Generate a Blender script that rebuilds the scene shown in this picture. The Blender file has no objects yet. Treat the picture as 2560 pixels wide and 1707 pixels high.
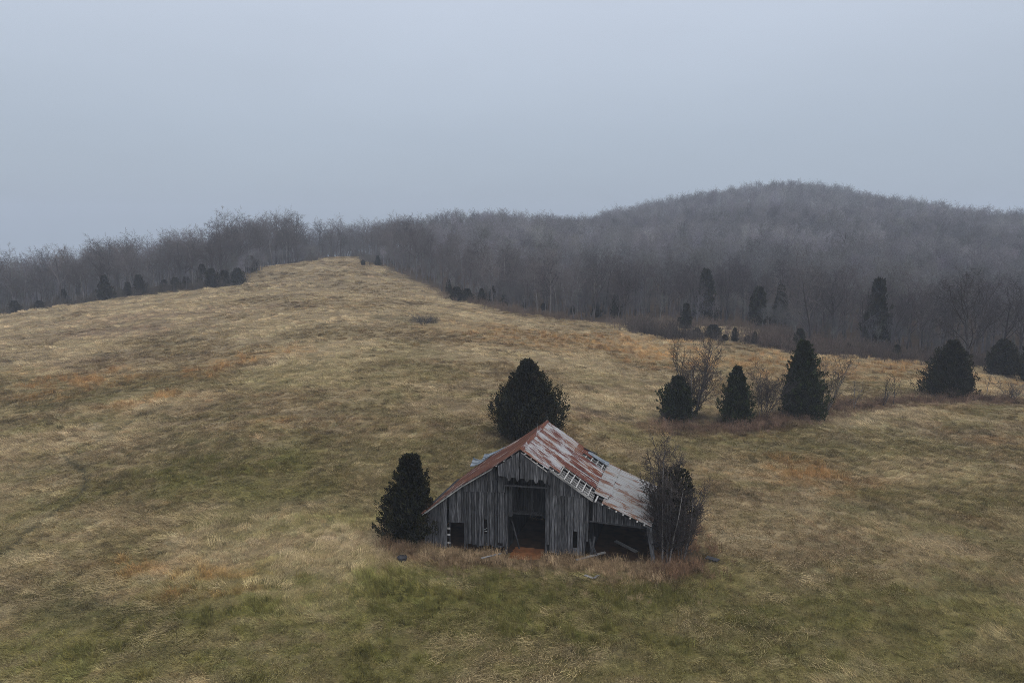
import bpy, math, random
import numpy as np
from mathutils import Vector

# ----------------------------------------------------------------------------
# camera, sky, sun, exposure
# ----------------------------------------------------------------------------
SC = bpy.context.scene
COL = SC.collection
H, PITCH, F = 22.0, math.radians(8.4), 1706.67
cam_d = bpy.data.cameras.new('camera')
cam_d.sensor_width, cam_d.lens = 36.0, 24.0
cam_d.clip_start, cam_d.clip_end = 0.5, 6000.0
cam = bpy.data.objects.new('camera', cam_d)
COL.objects.link(cam)
cam.location = (0, 0, H)
cam.rotation_euler = (math.radians(90) - PITCH, 0, 0)
SC.camera = cam

SUN_EL, SUN_AZ = math.radians(58), math.radians(140)   # azimuth clockwise from +Y
SKY_STRENGTH = 0.10
world = bpy.data.worlds.new('World')
SC.world = world
world.use_nodes = True
wn, wl = world.node_tree.nodes, world.node_tree.links
wn.clear()
w_out = wn.new('ShaderNodeOutputWorld')
w_bg = wn.new('ShaderNodeBackground')
w_bg.inputs['Strength'].default_value = SKY_STRENGTH
sky = wn.new('ShaderNodeTexSky')
sky.sky_type = 'NISHITA'
sky.sun_disc = False
sky.sun_elevation, sky.sun_rotation = SUN_EL, SUN_AZ
sky.dust_density, sky.air_density = 4.0, 1.5
w_hs = wn.new('ShaderNodeHueSaturation')
w_hs.inputs['Saturation'].default_value = 0.35
w_tc = wn.new('ShaderNodeTexCoord')
w_sep = wn.new('ShaderNodeSeparateXYZ')
w_ramp = wn.new('ShaderNodeValToRGB')              # the overcast: a grey deck, brighter overhead
els = w_ramp.color_ramp.elements
els[0].position, els[0].color = 0.0, (0.375, 0.45, 0.525, 1)
els[1].position, els[1].color = 1.0, (1.85, 1.88, 1.95, 1)
e = els.new(0.14); e.color = (0.44, 0.52, 0.625, 1)
e = els.new(0.33); e.color = (0.595, 0.67, 0.80, 1)
w_noise = wn.new('ShaderNodeTexNoise')
w_noise.inputs['Scale'].default_value = 2.2
w_noise.inputs['Detail'].default_value = 3.0
w_map = wn.new('ShaderNodeMapping')
w_map.inputs['Scale'].default_value = (1, 1, 3.5)
w_mr = wn.new('ShaderNodeMapRange')
w_mr.inputs['To Min'].default_value, w_mr.inputs['To Max'].default_value = 9.7, 11.4
w_mul = wn.new('ShaderNodeVectorMath'); w_mul.operation = 'SCALE'
w_mix = wn.new('ShaderNodeMix'); w_mix.data_type = 'RGBA'
w_mix.inputs[0].default_value = 0.85
wl.new(w_tc.outputs['Generated'], w_sep.inputs[0])
wl.new(w_sep.outputs['Z'], w_ramp.inputs['Fac'])
wl.new(w_tc.outputs['Generated'], w_map.inputs[0])
wl.new(w_map.outputs[0], w_noise.inputs['Vector'])
wl.new(w_noise.outputs['Fac'], w_mr.inputs['Value'])
wl.new(w_ramp.outputs['Color'], w_mul.inputs[0])
wl.new(w_mr.outputs[0], w_mul.inputs['Scale'])
wl.new(sky.outputs[0], w_hs.inputs['Color'])
wl.new(w_hs.outputs[0], w_mix.inputs[6])
wl.new(w_mul.outputs[0], w_mix.inputs[7])
wl.new(w_mix.outputs[2], w_bg.inputs['Color'])
wl.new(w_bg.outputs[0], w_out.inputs[0])

sun_d = bpy.data.lights.new('sun', 'SUN')
sun_d.energy, sun_d.angle, sun_d.color = 1.1, math.radians(60), (1.0, 0.96, 0.9)
sun = bpy.data.objects.new('sun', sun_d)
COL.objects.link(sun)
sd = Vector((math.sin(SUN_AZ) * math.cos(SUN_EL), math.cos(SUN_AZ) * math.cos(SUN_EL), math.sin(SUN_EL)))
sun.rotation_euler = sd.to_track_quat('Z', 'Y').to_euler()

vs = SC.view_settings
vs.view_transform, vs.look, vs.gamma, vs.use_curve_mapping = 'Standard', 'None', 1.0, False
vs.exposure = 0.0
SC.cycles.use_denoising = True
SC.cycles.denoising_prefilter = 'NONE'
SC.cycles.filter_width = 0.8
SC.cycles.volume_bounces = 1
SC.cycles.max_bounces = 6
SC.cycles.diffuse_bounces = 3

rng = np.random.default_rng(11)

# ----------------------------------------------------------------------------
# small tools
# ----------------------------------------------------------------------------
CAM = np.array([0, 0, H])


def ray(px, py):
    """direction through a spot of the 2560 x 1707 photograph"""
    x, y = (px - 1280) / F, (853.5 - py) / F
    return np.array([x, math.cos(PITCH) + y * math.sin(PITCH), -math.sin(PITCH) + y * math.cos(PITCH)])


def at_y(px, py, Y):
    d = ray(px, py)
    return CAM + d * (Y / d[1])


def proj(p):
    d = np.asarray(p, float) - CAM
    zc = d[1] * math.cos(PITCH) - d[2] * math.sin(PITCH)
    yc = d[1] * math.sin(PITCH) + d[2] * math.cos(PITCH)
    return 1280 + F * d[0] / zc, 853.5 - F * yc / zc


def hash2(ix, iy, seed):
    n = (ix.astype(np.int64) * 374761393 + iy.astype(np.int64) * 668265263 + seed * 1442695041) & 0xFFFFFFFF
    n = ((n ^ (n >> 13)) * 1274126177) & 0xFFFFFFFF
    n = (n ^ (n >> 16)) * 2246822519 & 0xFFFFFFFF
    return ((n ^ (n >> 15)) & 0xFFFFFF) / float(0xFFFFFF)


def vnoise(x, y, seed=0):
    ix, iy = np.floor(x), np.floor(y)
    fx, fy = x - ix, y - iy
    fx, fy = fx * fx * (3 - 2 * fx), fy * fy * (3 - 2 * fy)
    a, b = hash2(ix, iy, seed), hash2(ix + 1, iy, seed)
    c, d = hash2(ix, iy + 1, seed), hash2(ix + 1, iy + 1, seed)
    return a + (b - a) * fx + (c - a) * fy + (a - b - c + d) * fx * fy


def fbm(x, y, seed=0, octaves=4):
    s, a, t = 0.0, 0.5, 0.0
    for k in range(octaves):
        s = s + a * vnoise(x + 31.7 * k, y - 17.3 * k, seed + k)
        t += a
        a *= 0.5
        x, y = x * 2.03 * 0.8 - y * 2.03 * 0.6, x * 2.03 * 0.6 + y * 2.03 * 0.8
    return s / t


def sstep(a, b, x):
    t = np.clip((x - a) / (b - a), 0, 1)
    return t * t * (3 - 2 * t)


def new_mesh(name, verts, faces, mats=(), parent=None, cols=None, uvs=None, smooth=False, loc=None, link=True):
    me = bpy.data.meshes.new(name)
    me.from_pydata([tuple(v) for v in verts], [], [tuple(f) for f in faces])
    for m in mats:
        me.materials.append(m)
    if cols is not None:                            # per-vertex colour
        a = me.color_attributes.new('tone', 'FLOAT_COLOR', 'POINT')
        c = np.ones((len(verts), 4), np.float32)
        c[:, :3] = np.asarray(cols, np.float32).reshape(len(verts), -1)[:, :3] if np.ndim(cols) > 1 else np.asarray(cols, np.float32)[:, None]
        a.data.foreach_set('color', c.ravel())
    if uvs is not None:                             # per-vertex uv -> loops
        uv = me.uv_layers.new(name='UVMap')
        li = np.empty(len(me.loops), np.int32)
        me.loops.foreach_get('vertex_index', li)
        uv.data.foreach_set('uv', np.asarray(uvs, np.float32)[li].ravel())
    if smooth:
        me.polygons.foreach_set('use_smooth', np.ones(len(me.polygons), bool))
    me.update()
    o = bpy.data.objects.new(name, me)
    if link:
        COL.objects.link(o)
    if parent is not None:
        o.parent = parent
    if loc is not None:
        o.location = loc
    return o


def tag(o, label=None, cat=None, group=None, kind=None):
    if label: o['label'] = label
    if cat: o['category'] = cat
    if group: o['group'] = group
    if kind: o['kind'] = kind
    return o


def empty(name, loc):
    o = bpy.data.objects.new(name, None)
    o.empty_display_size = 0.3
    COL.objects.link(o)
    o.location = tuple(loc)
    return o


# ----------------------------------------------------------------------------
# materials
# ----------------------------------------------------------------------------
def mat(name, rough=0.9, spec=0.15):
    m = bpy.data.materials.new(name)
    m.use_nodes = True
    nt = m.node_tree
    b = nt.nodes['Principled BSDF']
    b.inputs['Roughness'].default_value = rough
    b.inputs['Specular IOR Level'].default_value = spec
    return m, nt.nodes, nt.links, b


def noise(n, l, vec, scale, detail=4, rough=0.55, dist=0.0):
    t = n.new('ShaderNodeTexNoise')
    t.inputs['Scale'].default_value = scale
    t.inputs['Detail'].default_value = detail
    t.inputs['Roughness'].default_value = rough
    t.inputs['Distortion'].default_value = dist
    if vec is not None:
        l.new(vec, t.inputs['Vector'])
    return t.outputs['Fac']


def ramp(n, l, fac, stops):
    r = n.new('ShaderNodeValToRGB')
    el = r.color_ramp.elements
    while len(el) < len(stops):
        el.new(0.5)
    for e_, (p, c) in zip(el, stops):
        e_.position = p
        e_.color = (*c, 1) if len(c) == 3 else c
    l.new(fac, r.inputs['Fac'])
    return r.outputs['Color']


def mul(n, l, a, b, mode='MULTIPLY', fac=1.0):
    m = n.new('ShaderNodeMix')
    m.data_type, m.blend_type = 'RGBA', mode
    if isinstance(fac, float):
        m.inputs[0].default_value = fac
    else:
        l.new(fac, m.inputs[0])
    for s, v in ((6, a), (7, b)):
        if isinstance(v, tuple):
            m.inputs[s].default_value = (*v, 1)
        else:
            l.new(v, m.inputs[s])
    return m.outputs[2]


def mapping(n, l, vec, scale):
    mp = n.new('ShaderNodeMapping')
    mp.inputs['Scale'].default_value = scale
    l.new(vec, mp.inputs[0])
    return mp.outputs[0]


def bump(n, l, b, h, strength, dist):
    bp = n.new('ShaderNodeBump')
    bp.inputs['Strength'].default_value = strength
    bp.inputs['Distance'].default_value = dist
    l.new(h, bp.inputs['Height'])
    l.new(bp.outputs[0], b.inputs['Normal'])


def attr(n, name, kind='GEOMETRY'):
    a = n.new('ShaderNodeAttribute')
    a.attribute_name, a.attribute_type = name, kind
    return a


def wood_material(name, dark, mid, pale):
    m, n, l, b = mat(name, 0.92, 0.1)
    uv = n.new('ShaderNodeUVMap')
    g1 = noise(n, l, mapping(n, l, uv.outputs[0], (26, 1.1, 1)), 1.0, 6, 0.65)
    g2 = noise(n, l, mapping(n, l, uv.outputs[0], (5, 0.8, 1)), 1.0, 3)
    c = ramp(n, l, g1, [(0.36, dark), (0.50, mid), (0.68, pale)])
    t = attr(n, 'tone')
    c = mul(n, l, c, t.outputs['Color'])
    c = mul(n, l, c, ramp(n, l, g2, [(0.3, (0.62, 0.62, 0.64)), (0.7, (1.25, 1.24, 1.22))]))
    l.new(c, b.inputs['Base Color'])
    bump(n, l, b, g1, 0.5, 0.02)
    return m


M_wood = wood_material('weathered_boards', (0.018, 0.018, 0.020), (0.068, 0.069, 0.075), (0.165, 0.166, 0.175))
M_pale = wood_material('pale_lath', (0.17, 0.165, 0.16), (0.30, 0.295, 0.29), (0.42, 0.41, 0.40))


def metal_material(name, bias, white=(0.30, 0.30, 0.31), rust=(0.092, 0.032, 0.022), red=(0.066, 0.020, 0.017), tan=(0.20, 0.145, 0.105)):
    m, n, l, b = mat(name, 0.75, 0.10)
    uv = n.new('ShaderNodeUVMap')
    big = noise(n, l, mapping(n, l, uv.outputs[0], (1.15, 0.5, 1)), 1.0, 5, 0.62)
    streak = noise(n, l, mapping(n, l, uv.outputs[0], (8.5, 0.9, 1)), 1.0, 6, 0.75)
    fine = noise(n, l, mapping(n, l, uv.outputs[0], (30, 4.0, 1)), 1.0, 4, 0.7)
    hue = noise(n, l, mapping(n, l, uv.outputs[0], (1.6, 0.5, 3)), 1.0, 3)
    s = n.new('ShaderNodeMath'); s.operation = 'MULTIPLY_ADD'
    l.new(streak, s.inputs[0]); s.inputs[1].default_value = 0.9; l.new(big, s.inputs[2])
    s2 = n.new('ShaderNodeMath'); s2.operation = 'MULTIPLY_ADD'
    l.new(fine, s2.inputs[0]); s2.inputs[1].default_value = 0.45; l.new(s.outputs[0], s2.inputs[2])
    t = attr(n, 'tone')
    s3 = n.new('ShaderNodeMath'); s3.operation = 'ADD'
    l.new(s2.outputs[0], s3.inputs[0]); l.new(t.outputs['Fac'], s3.inputs[1])
    s4 = n.new('ShaderNodeMath'); s4.operation = 'MULTIPLY_ADD'
    l.new(s3.outputs[0], s4.inputs[0]); s4.inputs[1].default_value = 1.0; s4.inputs[2].default_value = bias - 1.67
    f = ramp(n, l, s4.outputs[0], [(0.0, (0, 0, 0)), (0.10, (1, 1, 1))])
    paint = ramp(n, l, fine, [(0.3, tuple(v * 0.72 for v in white)), (0.6, white)])
    paint = mul(n, l, paint, tan, 'MIX', ramp(n, l, hue, [(0.50, (0, 0, 0)), (0.72, (0.75, 0.75, 0.75))]))
    rc = ramp(n, l, hue, [(0.3, red), (0.5, rust), (0.72, (0.15, 0.068, 0.036))])
    c = mul(n, l, paint, rc, 'MIX', f)
    l.new(c, b.inputs['Base Color'])
    bump(n, l, b, streak, 0.15, 0.02)
    return m


M_roof = metal_material('rusty_painted_tin', 0.54)
M_roof_rust = metal_material('rusted_tin', 0.66, (0.24, 0.21, 0.195), (0.080, 0.034, 0.025), (0.058, 0.022, 0.019), (0.16, 0.112, 0.086))
M_roof_white = metal_material('whitewashed_tin', 0.47, (0.25, 0.254, 0.258), (0.12, 0.066, 0.045), (0.10, 0.046, 0.036), (0.17, 0.145, 0.12))
m, n, l, b = mat('galvanised_tin', 0.45, 0.5)
tc = n.new('ShaderNodeTexCoord')
l.new(ramp(n, l, noise(n, l, tc.outputs['Object'], 2.5), [(0.35, (0.06, 0.075, 0.092)), (0.65, (0.14, 0.165, 0.195))]), b.inputs['Base Color'])
M_tin = m
m, n, l, b = mat('dark_iron', 0.9, 0.1)
tc = n.new('ShaderNodeTexCoord')
l.new(ramp(n, l, noise(n, l, tc.outputs['Object'], 6.0), [(0.3, (0.02, 0.02, 0.022)), (0.7, (0.05, 0.05, 0.055))]), b.inputs['Base Color'])
M_iron = m
m, n, l, b = mat('grey_rod', 0.6, 0.4)
tc = n.new('ShaderNodeTexCoord')
l.new(ramp(n, l, noise(n, l, tc.outputs['Object'], 9.0), [(0.3, (0.15, 0.15, 0.14)), (0.7, (0.28, 0.28, 0.27))]), b.inputs['Base Color'])
M_rod = m


def bark_material(name, a, c_, instancer=False):
    m, n, l, b = mat(name, 0.95, 0.05)
    g = n.new('ShaderNodeNewGeometry')
    f = noise(n, l, mapping(n, l, g.outputs['Position'], (3, 3, 0.8)), 1.0, 4)
    col = ramp(n, l, f, [(0.3, a), (0.7, c_)])
    if instancer:
        t = attr(n, 'col', 'INSTANCER')
        col = mul(n, l, col, t.outputs['Color'])
    else:
        oi = n.new('ShaderNodeObjectInfo')
        col = mul(n, l, col, oi.outputs['Color'])
        col = mul(n, l, col, ramp(n, l, oi.outputs['Random'], [(0.0, (0.50, 0.49, 0.51)), (0.35, (0.80, 0.79, 0.79)), (0.8, (1.15, 1.13, 1.12)), (1.0, (1.40, 1.38, 1.37))]))
    l.new(col, b.inputs['Base Color'])
    return m


M_bark = bark_material('grey_bark', (0.085, 0.080, 0.078), (0.215, 0.205, 0.200))
M_twig = bark_material('brown_twigs', (0.100, 0.092, 0.093), (0.170, 0.158, 0.158))
M_dark_twig = bark_material('dark_twigs', (0.040, 0.034, 0.032), (0.075, 0.064, 0.060))
M_wood_far = bark_material('winter_wood', (0.108, 0.106, 0.114), (0.190, 0.187, 0.196), True)  # lighter and bluer, so part of the distance haze is in the colour


def cedar_material(name, a, c_, brown):
    m, n, l, b = mat(name, 1.0, 0.0)
    t = attr(n, 'tone')
    g = n.new('ShaderNodeNewGeometry')
    f = noise(n, l, g.outputs['Position'], 1.1, 4)
    col = ramp(n, l, f, [(0.3, a), (0.55, c_), (0.78, brown)])
    l.new(mul(n, l, col, t.outputs['Color']), b.inputs['Base Color'])
    return m


M_cedar = cedar_material('cedar_foliage', (0.012, 0.014, 0.007), (0.021, 0.021, 0.010), (0.038, 0.023, 0.012))
M_cedar_green = cedar_material('green_cedar_foliage', (0.013, 0.018, 0.007), (0.024, 0.032, 0.011), (0.036, 0.032, 0.012))


def field_material(name, instancer):
    m, n, l, b = mat(name, 0.95, 0.05)
    g = n.new('ShaderNodeNewGeometry')
    t = attr(n, 'col', 'INSTANCER' if instancer else 'GEOMETRY')
    f1 = noise(n, l, g.outputs['Position'], 3.2 if not instancer else 5.0, 5, 0.65)
    c = mul(n, l, t.outputs['Color'], ramp(n, l, f1, [(0.28, (0.55, 0.55, 0.55)), (0.5, (1, 1, 1)), (0.75, (1.45, 1.42, 1.36))]))
    if not instancer:
        f2 = noise(n, l, mapping(n, l, g.outputs['Position'], (0.5, 1.3, 1)), 1.0, 5, 0.6, 0.6)
        c = mul(n, l, c, ramp(n, l, f2, [(0.3, (0.72, 0.72, 0.72)), (0.7, (1.22, 1.2, 1.17))]))
        bump(n, l, b, f1, 0.6, 0.12)
    l.new(c, b.inputs['Base Color'])
    return m


M_field = field_material('pasture_ground', False)
M_blade = field_material('dead_grass', True)
m, n, l, b = mat('orange_clay', 0.95, 0.05)
g = n.new('ShaderNodeNewGeometry')
l.new(ramp(n, l, noise(n, l, g.outputs['Position'], 1.6, 6), [(0.3, (0.08, 0.036, 0.016)), (0.5, (0.16, 0.066, 0.027)), (0.72, (0.21, 0.10, 0.045))]), b.inputs['Base Color'])
M_clay = m
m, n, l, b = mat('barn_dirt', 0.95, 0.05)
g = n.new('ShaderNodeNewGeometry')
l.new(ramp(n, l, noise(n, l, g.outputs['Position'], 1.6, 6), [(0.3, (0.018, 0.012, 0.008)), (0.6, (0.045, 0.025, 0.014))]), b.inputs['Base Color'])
M_dirt = m  # dirt floor, its colour darkened further for the barn's indoor shade

# ----------------------------------------------------------------------------
# the lie of the land
# ----------------------------------------------------------------------------
# edge of the pasture against the woods, from the left of the view round to the right
EDGE = [(-500, 850, 190), (-200, 815, 200), (0, 787, 210), (300, 745, 215), (520, 720, 222), (608, 712, 226), (626, 674, 258), (760, 656, 285),
        (785, 645, 338), (905, 642, 342), (935, 662, 285), (1010, 693, 245), (1120, 742, 205), (1280, 780, 178), (1420, 800, 168),
        (1560, 812, 163), (1700, 815, 168), (1850, 818, 169), (1935, 836, 158), (2030, 876, 140), (2330, 906, 127), (2560, 932, 118), (2750, 960, 110), (3100, 1010, 104)]
EDGE_W = np.array([at_y(*q) for q in EDGE])
ctrl = [tuple(q) for q in EDGE_W]
for px in (-600, 0, 640, 1280, 1900, 2560, 3200):          # foreground
    for Y in (31, 46):
        ctrl.append(((px - 1280) / F * Y, Y, 0.0))
ctrl += [(x, y, 0.0) for x in (-90, 0, 90) for y in (-60, 5)]
ctrl += [tuple(at_y(1310, 1100, 66)), tuple(at_y(1310, 900, 108)), tuple(at_y(1000, 850, 122)), tuple(at_y(870, 760, 162)), tuple(at_y(850, 690, 225)),
         tuple(at_y(600, 850, 125)), tuple(at_y(300, 860, 130)), tuple(at_y(0, 870, 132)), tuple(at_y(0, 1050, 80)), tuple(at_y(500, 1050, 76)),
         tuple(at_y(1690, 1060, 80)), tuple(at_y(2000, 1035, 84)), tuple(at_y(2370, 992, 94)), tuple(at_y(2560, 1010, 88)), tuple(at_y(1700, 900, 124)), tuple(at_y(2200, 940, 110))]
# ground under the woods (distance forward, height)
for px, rows in {
    -500: ((300, -22), (450, -35)), 0: ((260, -5), (330, -14), (480, -30)), 300: ((270, 1), (350, -8), (500, -24)), 600: ((300, 7), (380, 0), (520, -14)),
    860: ((375, 12.0), (450, 6), (600, -5)), 1000: ((330, 12), (385, 14), (470, 6)), 1100: ((290, 13), (390, 22.5), (480, 10)),
    1250: ((250, 8), (340, 17), (430, 22), (540, 10)), 1360: ((300, 12), (500, 16.5), (600, 8)),
    1500: ((250, 7), (400, 18), (560, 29), (680, 16)), 1700: ((230, 4), (400, 21), (600, 44), (740, 28)),
    1870: ((210, 2), (400, 24), (620, 56), (760, 40)), 2080: ((210, 2), (400, 25), (610, 54.5), (740, 38)), 2180: ((400, 24), (560, 42), (700, 30)),
    2270: ((360, 21), (520, 37), (640, 26)), 2380: ((200, 1), (350, 15), (480, 30), (600, 20)), 2560: ((190, 0), (330, 13), (440, 25), (560, 10)),
    2850: ((180, -1), (300, 8), (400, 14), (520, 4)), 3400: ((200, -2), (350, 2)),
}.items():
    for Y, z in rows:
        ctrl.append(((px - 1280) / F * Y, Y, z))
ctrl += [(-900, 700, -40), (0, 1000, -15), (500, 1000, 10), (900, 600, -5), (1400, 1400, -20), (-1400, 1400, -40), (1400, 0, -10), (-1400, 0, -20), (0, -1400, -10), (0, 1500, -30), (700, 200, -5), (-500, 150, -10)]
ctrl = np.array(ctrl)


def tps_basis(x, y, cx, cy):
    r2 = (x[:, None] - cx[None]) ** 2 + (y[:, None] - cy[None]) ** 2
    return 0.5 * r2 * np.log(r2 + 1e-6)


CS = 100.0
cx, cy, cz = ctrl[:, 0] / CS, ctrl[:, 1] / CS, ctrl[:, 2]
N = len(ctrl)
A = np.zeros((N + 3, N + 3))
A[:N, :N] = tps_basis(cx, cy, cx, cy) + np.eye(N) * 0.002
A[:N, N:] = np.stack([np.ones(N), cx, cy], 1)
A[N:, :N] = A[:N, N:].T
TPS = np.linalg.solve(A, np.concatenate([cz, np.zeros(3)]))

# the barn's frame: along the front, into the depth
P0 = CAM + ray(1300, 1388) * (-H / ray(1300, 1388)[2])
BU = np.array([math.cos(math.radians(10)), -math.sin(math.radians(10)), 0])
BV = np.array([math.sin(math.radians(16.5)), math.cos(math.radians(16.5)), 0])
BN = np.array([math.sin(math.radians(10)), math.cos(math.radians(10)), 0])       # across the front wall
DEPTH = 6.6
Minv = np.linalg.inv(np.array([[BU[0], BV[0]], [BU[1], BV[1]]]))


def barn_st(x, y):
    dx, dy = x - P0[0], y - P0[1]
    return Minv[0, 0] * dx + Minv[0, 1] * dy, Minv[1, 0] * dx + Minv[1, 1] * dy


def height_smooth(x, y):
    x, y = np.atleast_1d(np.asarray(x, float)), np.atleast_1d(np.asarray(y, float))
    out = np.empty(len(x))
    for i in range(0, len(x), 20000):
        a, b_ = x[i:i + 20000] / CS, y[i:i + 20000] / CS
        out[i:i + 20000] = tps_basis(a, b_, cx, cy) @ TPS[:N] + TPS[N] + TPS[N + 1] * a + TPS[N + 2] * b_
    s, t = barn_st(x, y)
    d = np.hypot(np.maximum(np.abs(s - 1) - 8.5, 0), np.maximum(np.abs(t - 3) - 4.5, 0))
    k = 1 - sstep(0, 9, d)
    return out * (1 - k)


def poly_inside(x, y, poly):
    ins = np.zeros(len(x), bool)
    j = len(poly) - 1
    for i in range(len(poly)):
        xi, yi, xj, yj = *poly[i], *poly[j]
        c = ((yi > y) != (yj > y)) & (x < (xj - xi) * (y - yi) / (yj - yi + 1e-12) + xi)
        ins ^= c
        j = i
    return ins


def edge_dist(x, y, line):
    d = np.full(len(x), 1e9)
    for (ax, ay), (bx, by) in zip(line[:-1], line[1:]):
        vx, vy = bx - ax, by - ay
        t = np.clip(((x - ax) * vx + (y - ay) * vy) / (vx * vx + vy * vy), 0, 1)
        d = np.minimum(d, np.hypot(x - ax - t * vx, y - ay - t * vy))
    return d


EDGE_XY = [(p[0], p[1]) for p in EDGE_W]
FOREST = EDGE_XY + [(700, 150), (900, 1400), (-900, 1400), (-700, 170)]


def forest_sd(x, y):
    """metres into the woods (positive) or out in the pasture (negative)"""
    x, y = np.atleast_1d(np.asarray(x, float)), np.atleast_1d(np.asarray(y, float))
    d = edge_dist(x, y, EDGE_XY)
    return np.where(poly_inside(x, y, FOREST), d, -d)


def relief(x, y):
    """small humps of matted grass"""
    wx = x + 2.5 * (fbm(x / 9, y / 9, 5, 2) - .5)
    wy = y + 2.5 * (fbm(x / 9, y / 9, 9, 2) - .5)
    r = 0.5 * (fbm(wx / 5.5, wy / 3.8, 21, 3) - .5) + 0.26 * (fbm(wx / 1.3, wy / 1.0, 33, 3) - .5)
    s, t = barn_st(x, y)
    d = np.hypot(np.maximum(np.abs(s - 1) - 8.2, 0), np.maximum(np.abs(t - 3.3) - 3.5, 0))
    return r * (0.08 + 0.92 * sstep(0.0, 3.0, d))


def height(x, y):
    x, y = np.atleast_1d(np.asarray(x, float)), np.atleast_1d(np.asarray(y, float))
    return height_smooth(x, y) + relief(x, y)


def ground(px, py, y0=26.0, y1=420.0):
    """where the line of sight through a spot of the photograph first meets the ground"""
    d = ray(px, py)
    Y = np.concatenate([np.arange(y0, 140, 0.5), np.arange(140, y1, 2.0)])
    pts = CAM[None] + d[None] * (Y / d[1])[:, None]
    below = np.nonzero(pts[:, 2] < height_smooth(pts[:, 0], pts[:, 1]))[0]
    i = below[0] if len(below) else len(Y) - 1
    p = pts[i]
    return np.array([p[0], p[1], height(p[0], p[1])[0]])


def top_height(base, py):
    """how tall a thing standing at base is if its top shows at height py of the photograph"""
    lo, hi = 0.0, 60.0
    for _ in range(40):
        mid = (lo + hi) / 2
        if proj(base + np.array([0, 0, mid]))[1] > py: lo = mid
        else: hi = mid
    return lo


def per_px(p):
    return (p[1] * math.cos(PITCH) - (p[2] - H) * math.sin(PITCH)) / F


# ---- colours of the pasture: straw, brown, green and broom-sedge orange ----
STRAW, BROWN, PALE = np.array([.372, .284, .160]), np.array([.215, .160, .094]), np.array([.450, .360, .225])
GREEN, ORANGE, OLIVE = np.array([.172, .160, .046]), np.array([.440, .262, .108]), np.array([.125, .108, .056])
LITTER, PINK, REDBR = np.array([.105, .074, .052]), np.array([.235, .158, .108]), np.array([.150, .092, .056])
# (spot in the photograph, half extents, colour, strength)
PATCH = [
    (1300, 1520, 1100, 120, GREEN, .85), (650, 1560, 700, 150, GREEN, .85), (1300, 1680, 1500, 70, GREEN, .75), (1050, 1500, 600, 60, GREEN, .6), (300, 1620, 600, 110, GREEN, .6), (1950, 1560, 700, 120, GREEN, .5),
    (560, 1170, 260, 66, GREEN, .9), (760, 1300, 330, 50, GREEN, .65), (120, 1180, 120, 40, GREEN, .4), (1010, 1230, 90, 60, GREEN, .55), (450, 1110, 200, 30, OLIVE, .4), (80, 1060, 170, 30, GREEN, .5),
    (556, 912, 85, 32, ORANGE, .85), (225, 945, 170, 28, ORANGE, .8), (130, 985, 120, 24, ORANGE, .7), (400, 990, 70, 18, ORANGE, .7), (310, 1020, 80, 18, ORANGE, .65), (650, 1000, 50, 14, ORANGE, .6), (520, 990, 60, 16, ORANGE, .55), (720, 882, 90, 18, ORANGE, .6), (60, 930, 90, 14, ORANGE, .4), (300, 900, 200, 20, PINK, .4), (700, 1050, 60, 12, ORANGE, .4),
    (1440, 860, 260, 30, ORANGE, .6), (1620, 880, 150, 34, ORANGE, .95), (2050, 915, 420, 42, ORANGE, .75), (1250, 835, 200, 22, ORANGE, .4), (2450, 960, 160, 36, ORANGE, .45), (1900, 850, 220, 22, STRAW, .5), (1650, 850, 180, 14, ORANGE, .5),
    (430, 1430, 340, 34, ORANGE, .55), (460, 1500, 90, 20, ORANGE, .7), (620, 1480, 70, 14, ORANGE, .6), (60, 1460, 120, 30, BROWN, .6), (2040, 1195, 150, 62, ORANGE, .7), (2420, 1300, 90, 40, ORANGE, .35), (1860, 1090, 120, 22, ORANGE, .4), (1500, 1050, 80, 26, PINK, .8), (2500, 1100, 90, 14, ORANGE, .5),
    (1830, 1064, 360, 28, np.array([.085, .068, .040]), .95), (300, 1250, 400, 80, GREEN, .35), (1000, 1120, 220, 60, GREEN, .35), (1960, 1120, 260, 40, OLIVE, .35), (2180, 1280, 160, 36, OLIVE, .6), (2450, 1310, 160, 50, OLIVE, .4), (2500, 1480, 150, 50, OLIVE, .35), (2100, 1330, 420, 90, STRAW, .7), (2150, 1290, 260, 40, PALE, .4), (2350, 1180, 240, 40, STRAW, .6),
    (140, 1530, 260, 60, OLIVE, .6), (700, 850, 100, 22, OLIVE, .35), (300, 830, 260, 18, PINK, .6), (420, 790, 350, 14, PINK, .5), (80, 900, 200, 12, BROWN, .5), (770, 700, 120, 8, BROWN, .5), (1010, 690, 60, 10, BROWN, .7),
    (830, 1354, 62, 16, PALE, 1.0), (600, 1420, 60, 14, PALE, .3), (2150, 1080, 200, 40, PALE, .35), (200, 1120, 220, 45, STRAW, .5), (240, 1310, 130, 35, PALE, .3), (1950, 1360, 160, 40, PALE, .25),
    (690, 1270, 450, 22, BROWN, .25), (1040, 700, 30, 6, OLIVE, .5), (1000, 800, 70, 12, OLIVE, .6),
]
PATCH_W = []
for (px, py, rx, ry, c, k) in PATCH:
    g0, g1 = ground(px, min(py + ry, 1800), 24), ground(px, py - ry, 24)
    gc = ground(px, py, 24)
    PATCH_W.append((gc[0], (g0[1] + g1[1]) / 2, rx * per_px(gc), max((g1[1] - g0[1]) / 2, 0.8), c, k))
PATHS = [([(-60, 1420), (30, 1372), (60, 1340), (120, 1290), (175, 1255), (210, 1220), (216, 1190), (190, 1160), (165, 1150)], .35, .85), ([(165, 1150), (230, 1118), (300, 1070), (380, 1030), (470, 1000), (560, 975)], .38, .65),
         ([(560, 1315), (650, 1285), (740, 1250), (820, 1215)], .6, .35), ([(0, 905), (160, 898), (330, 880), (480, 850)], .9, .4)]
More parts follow.
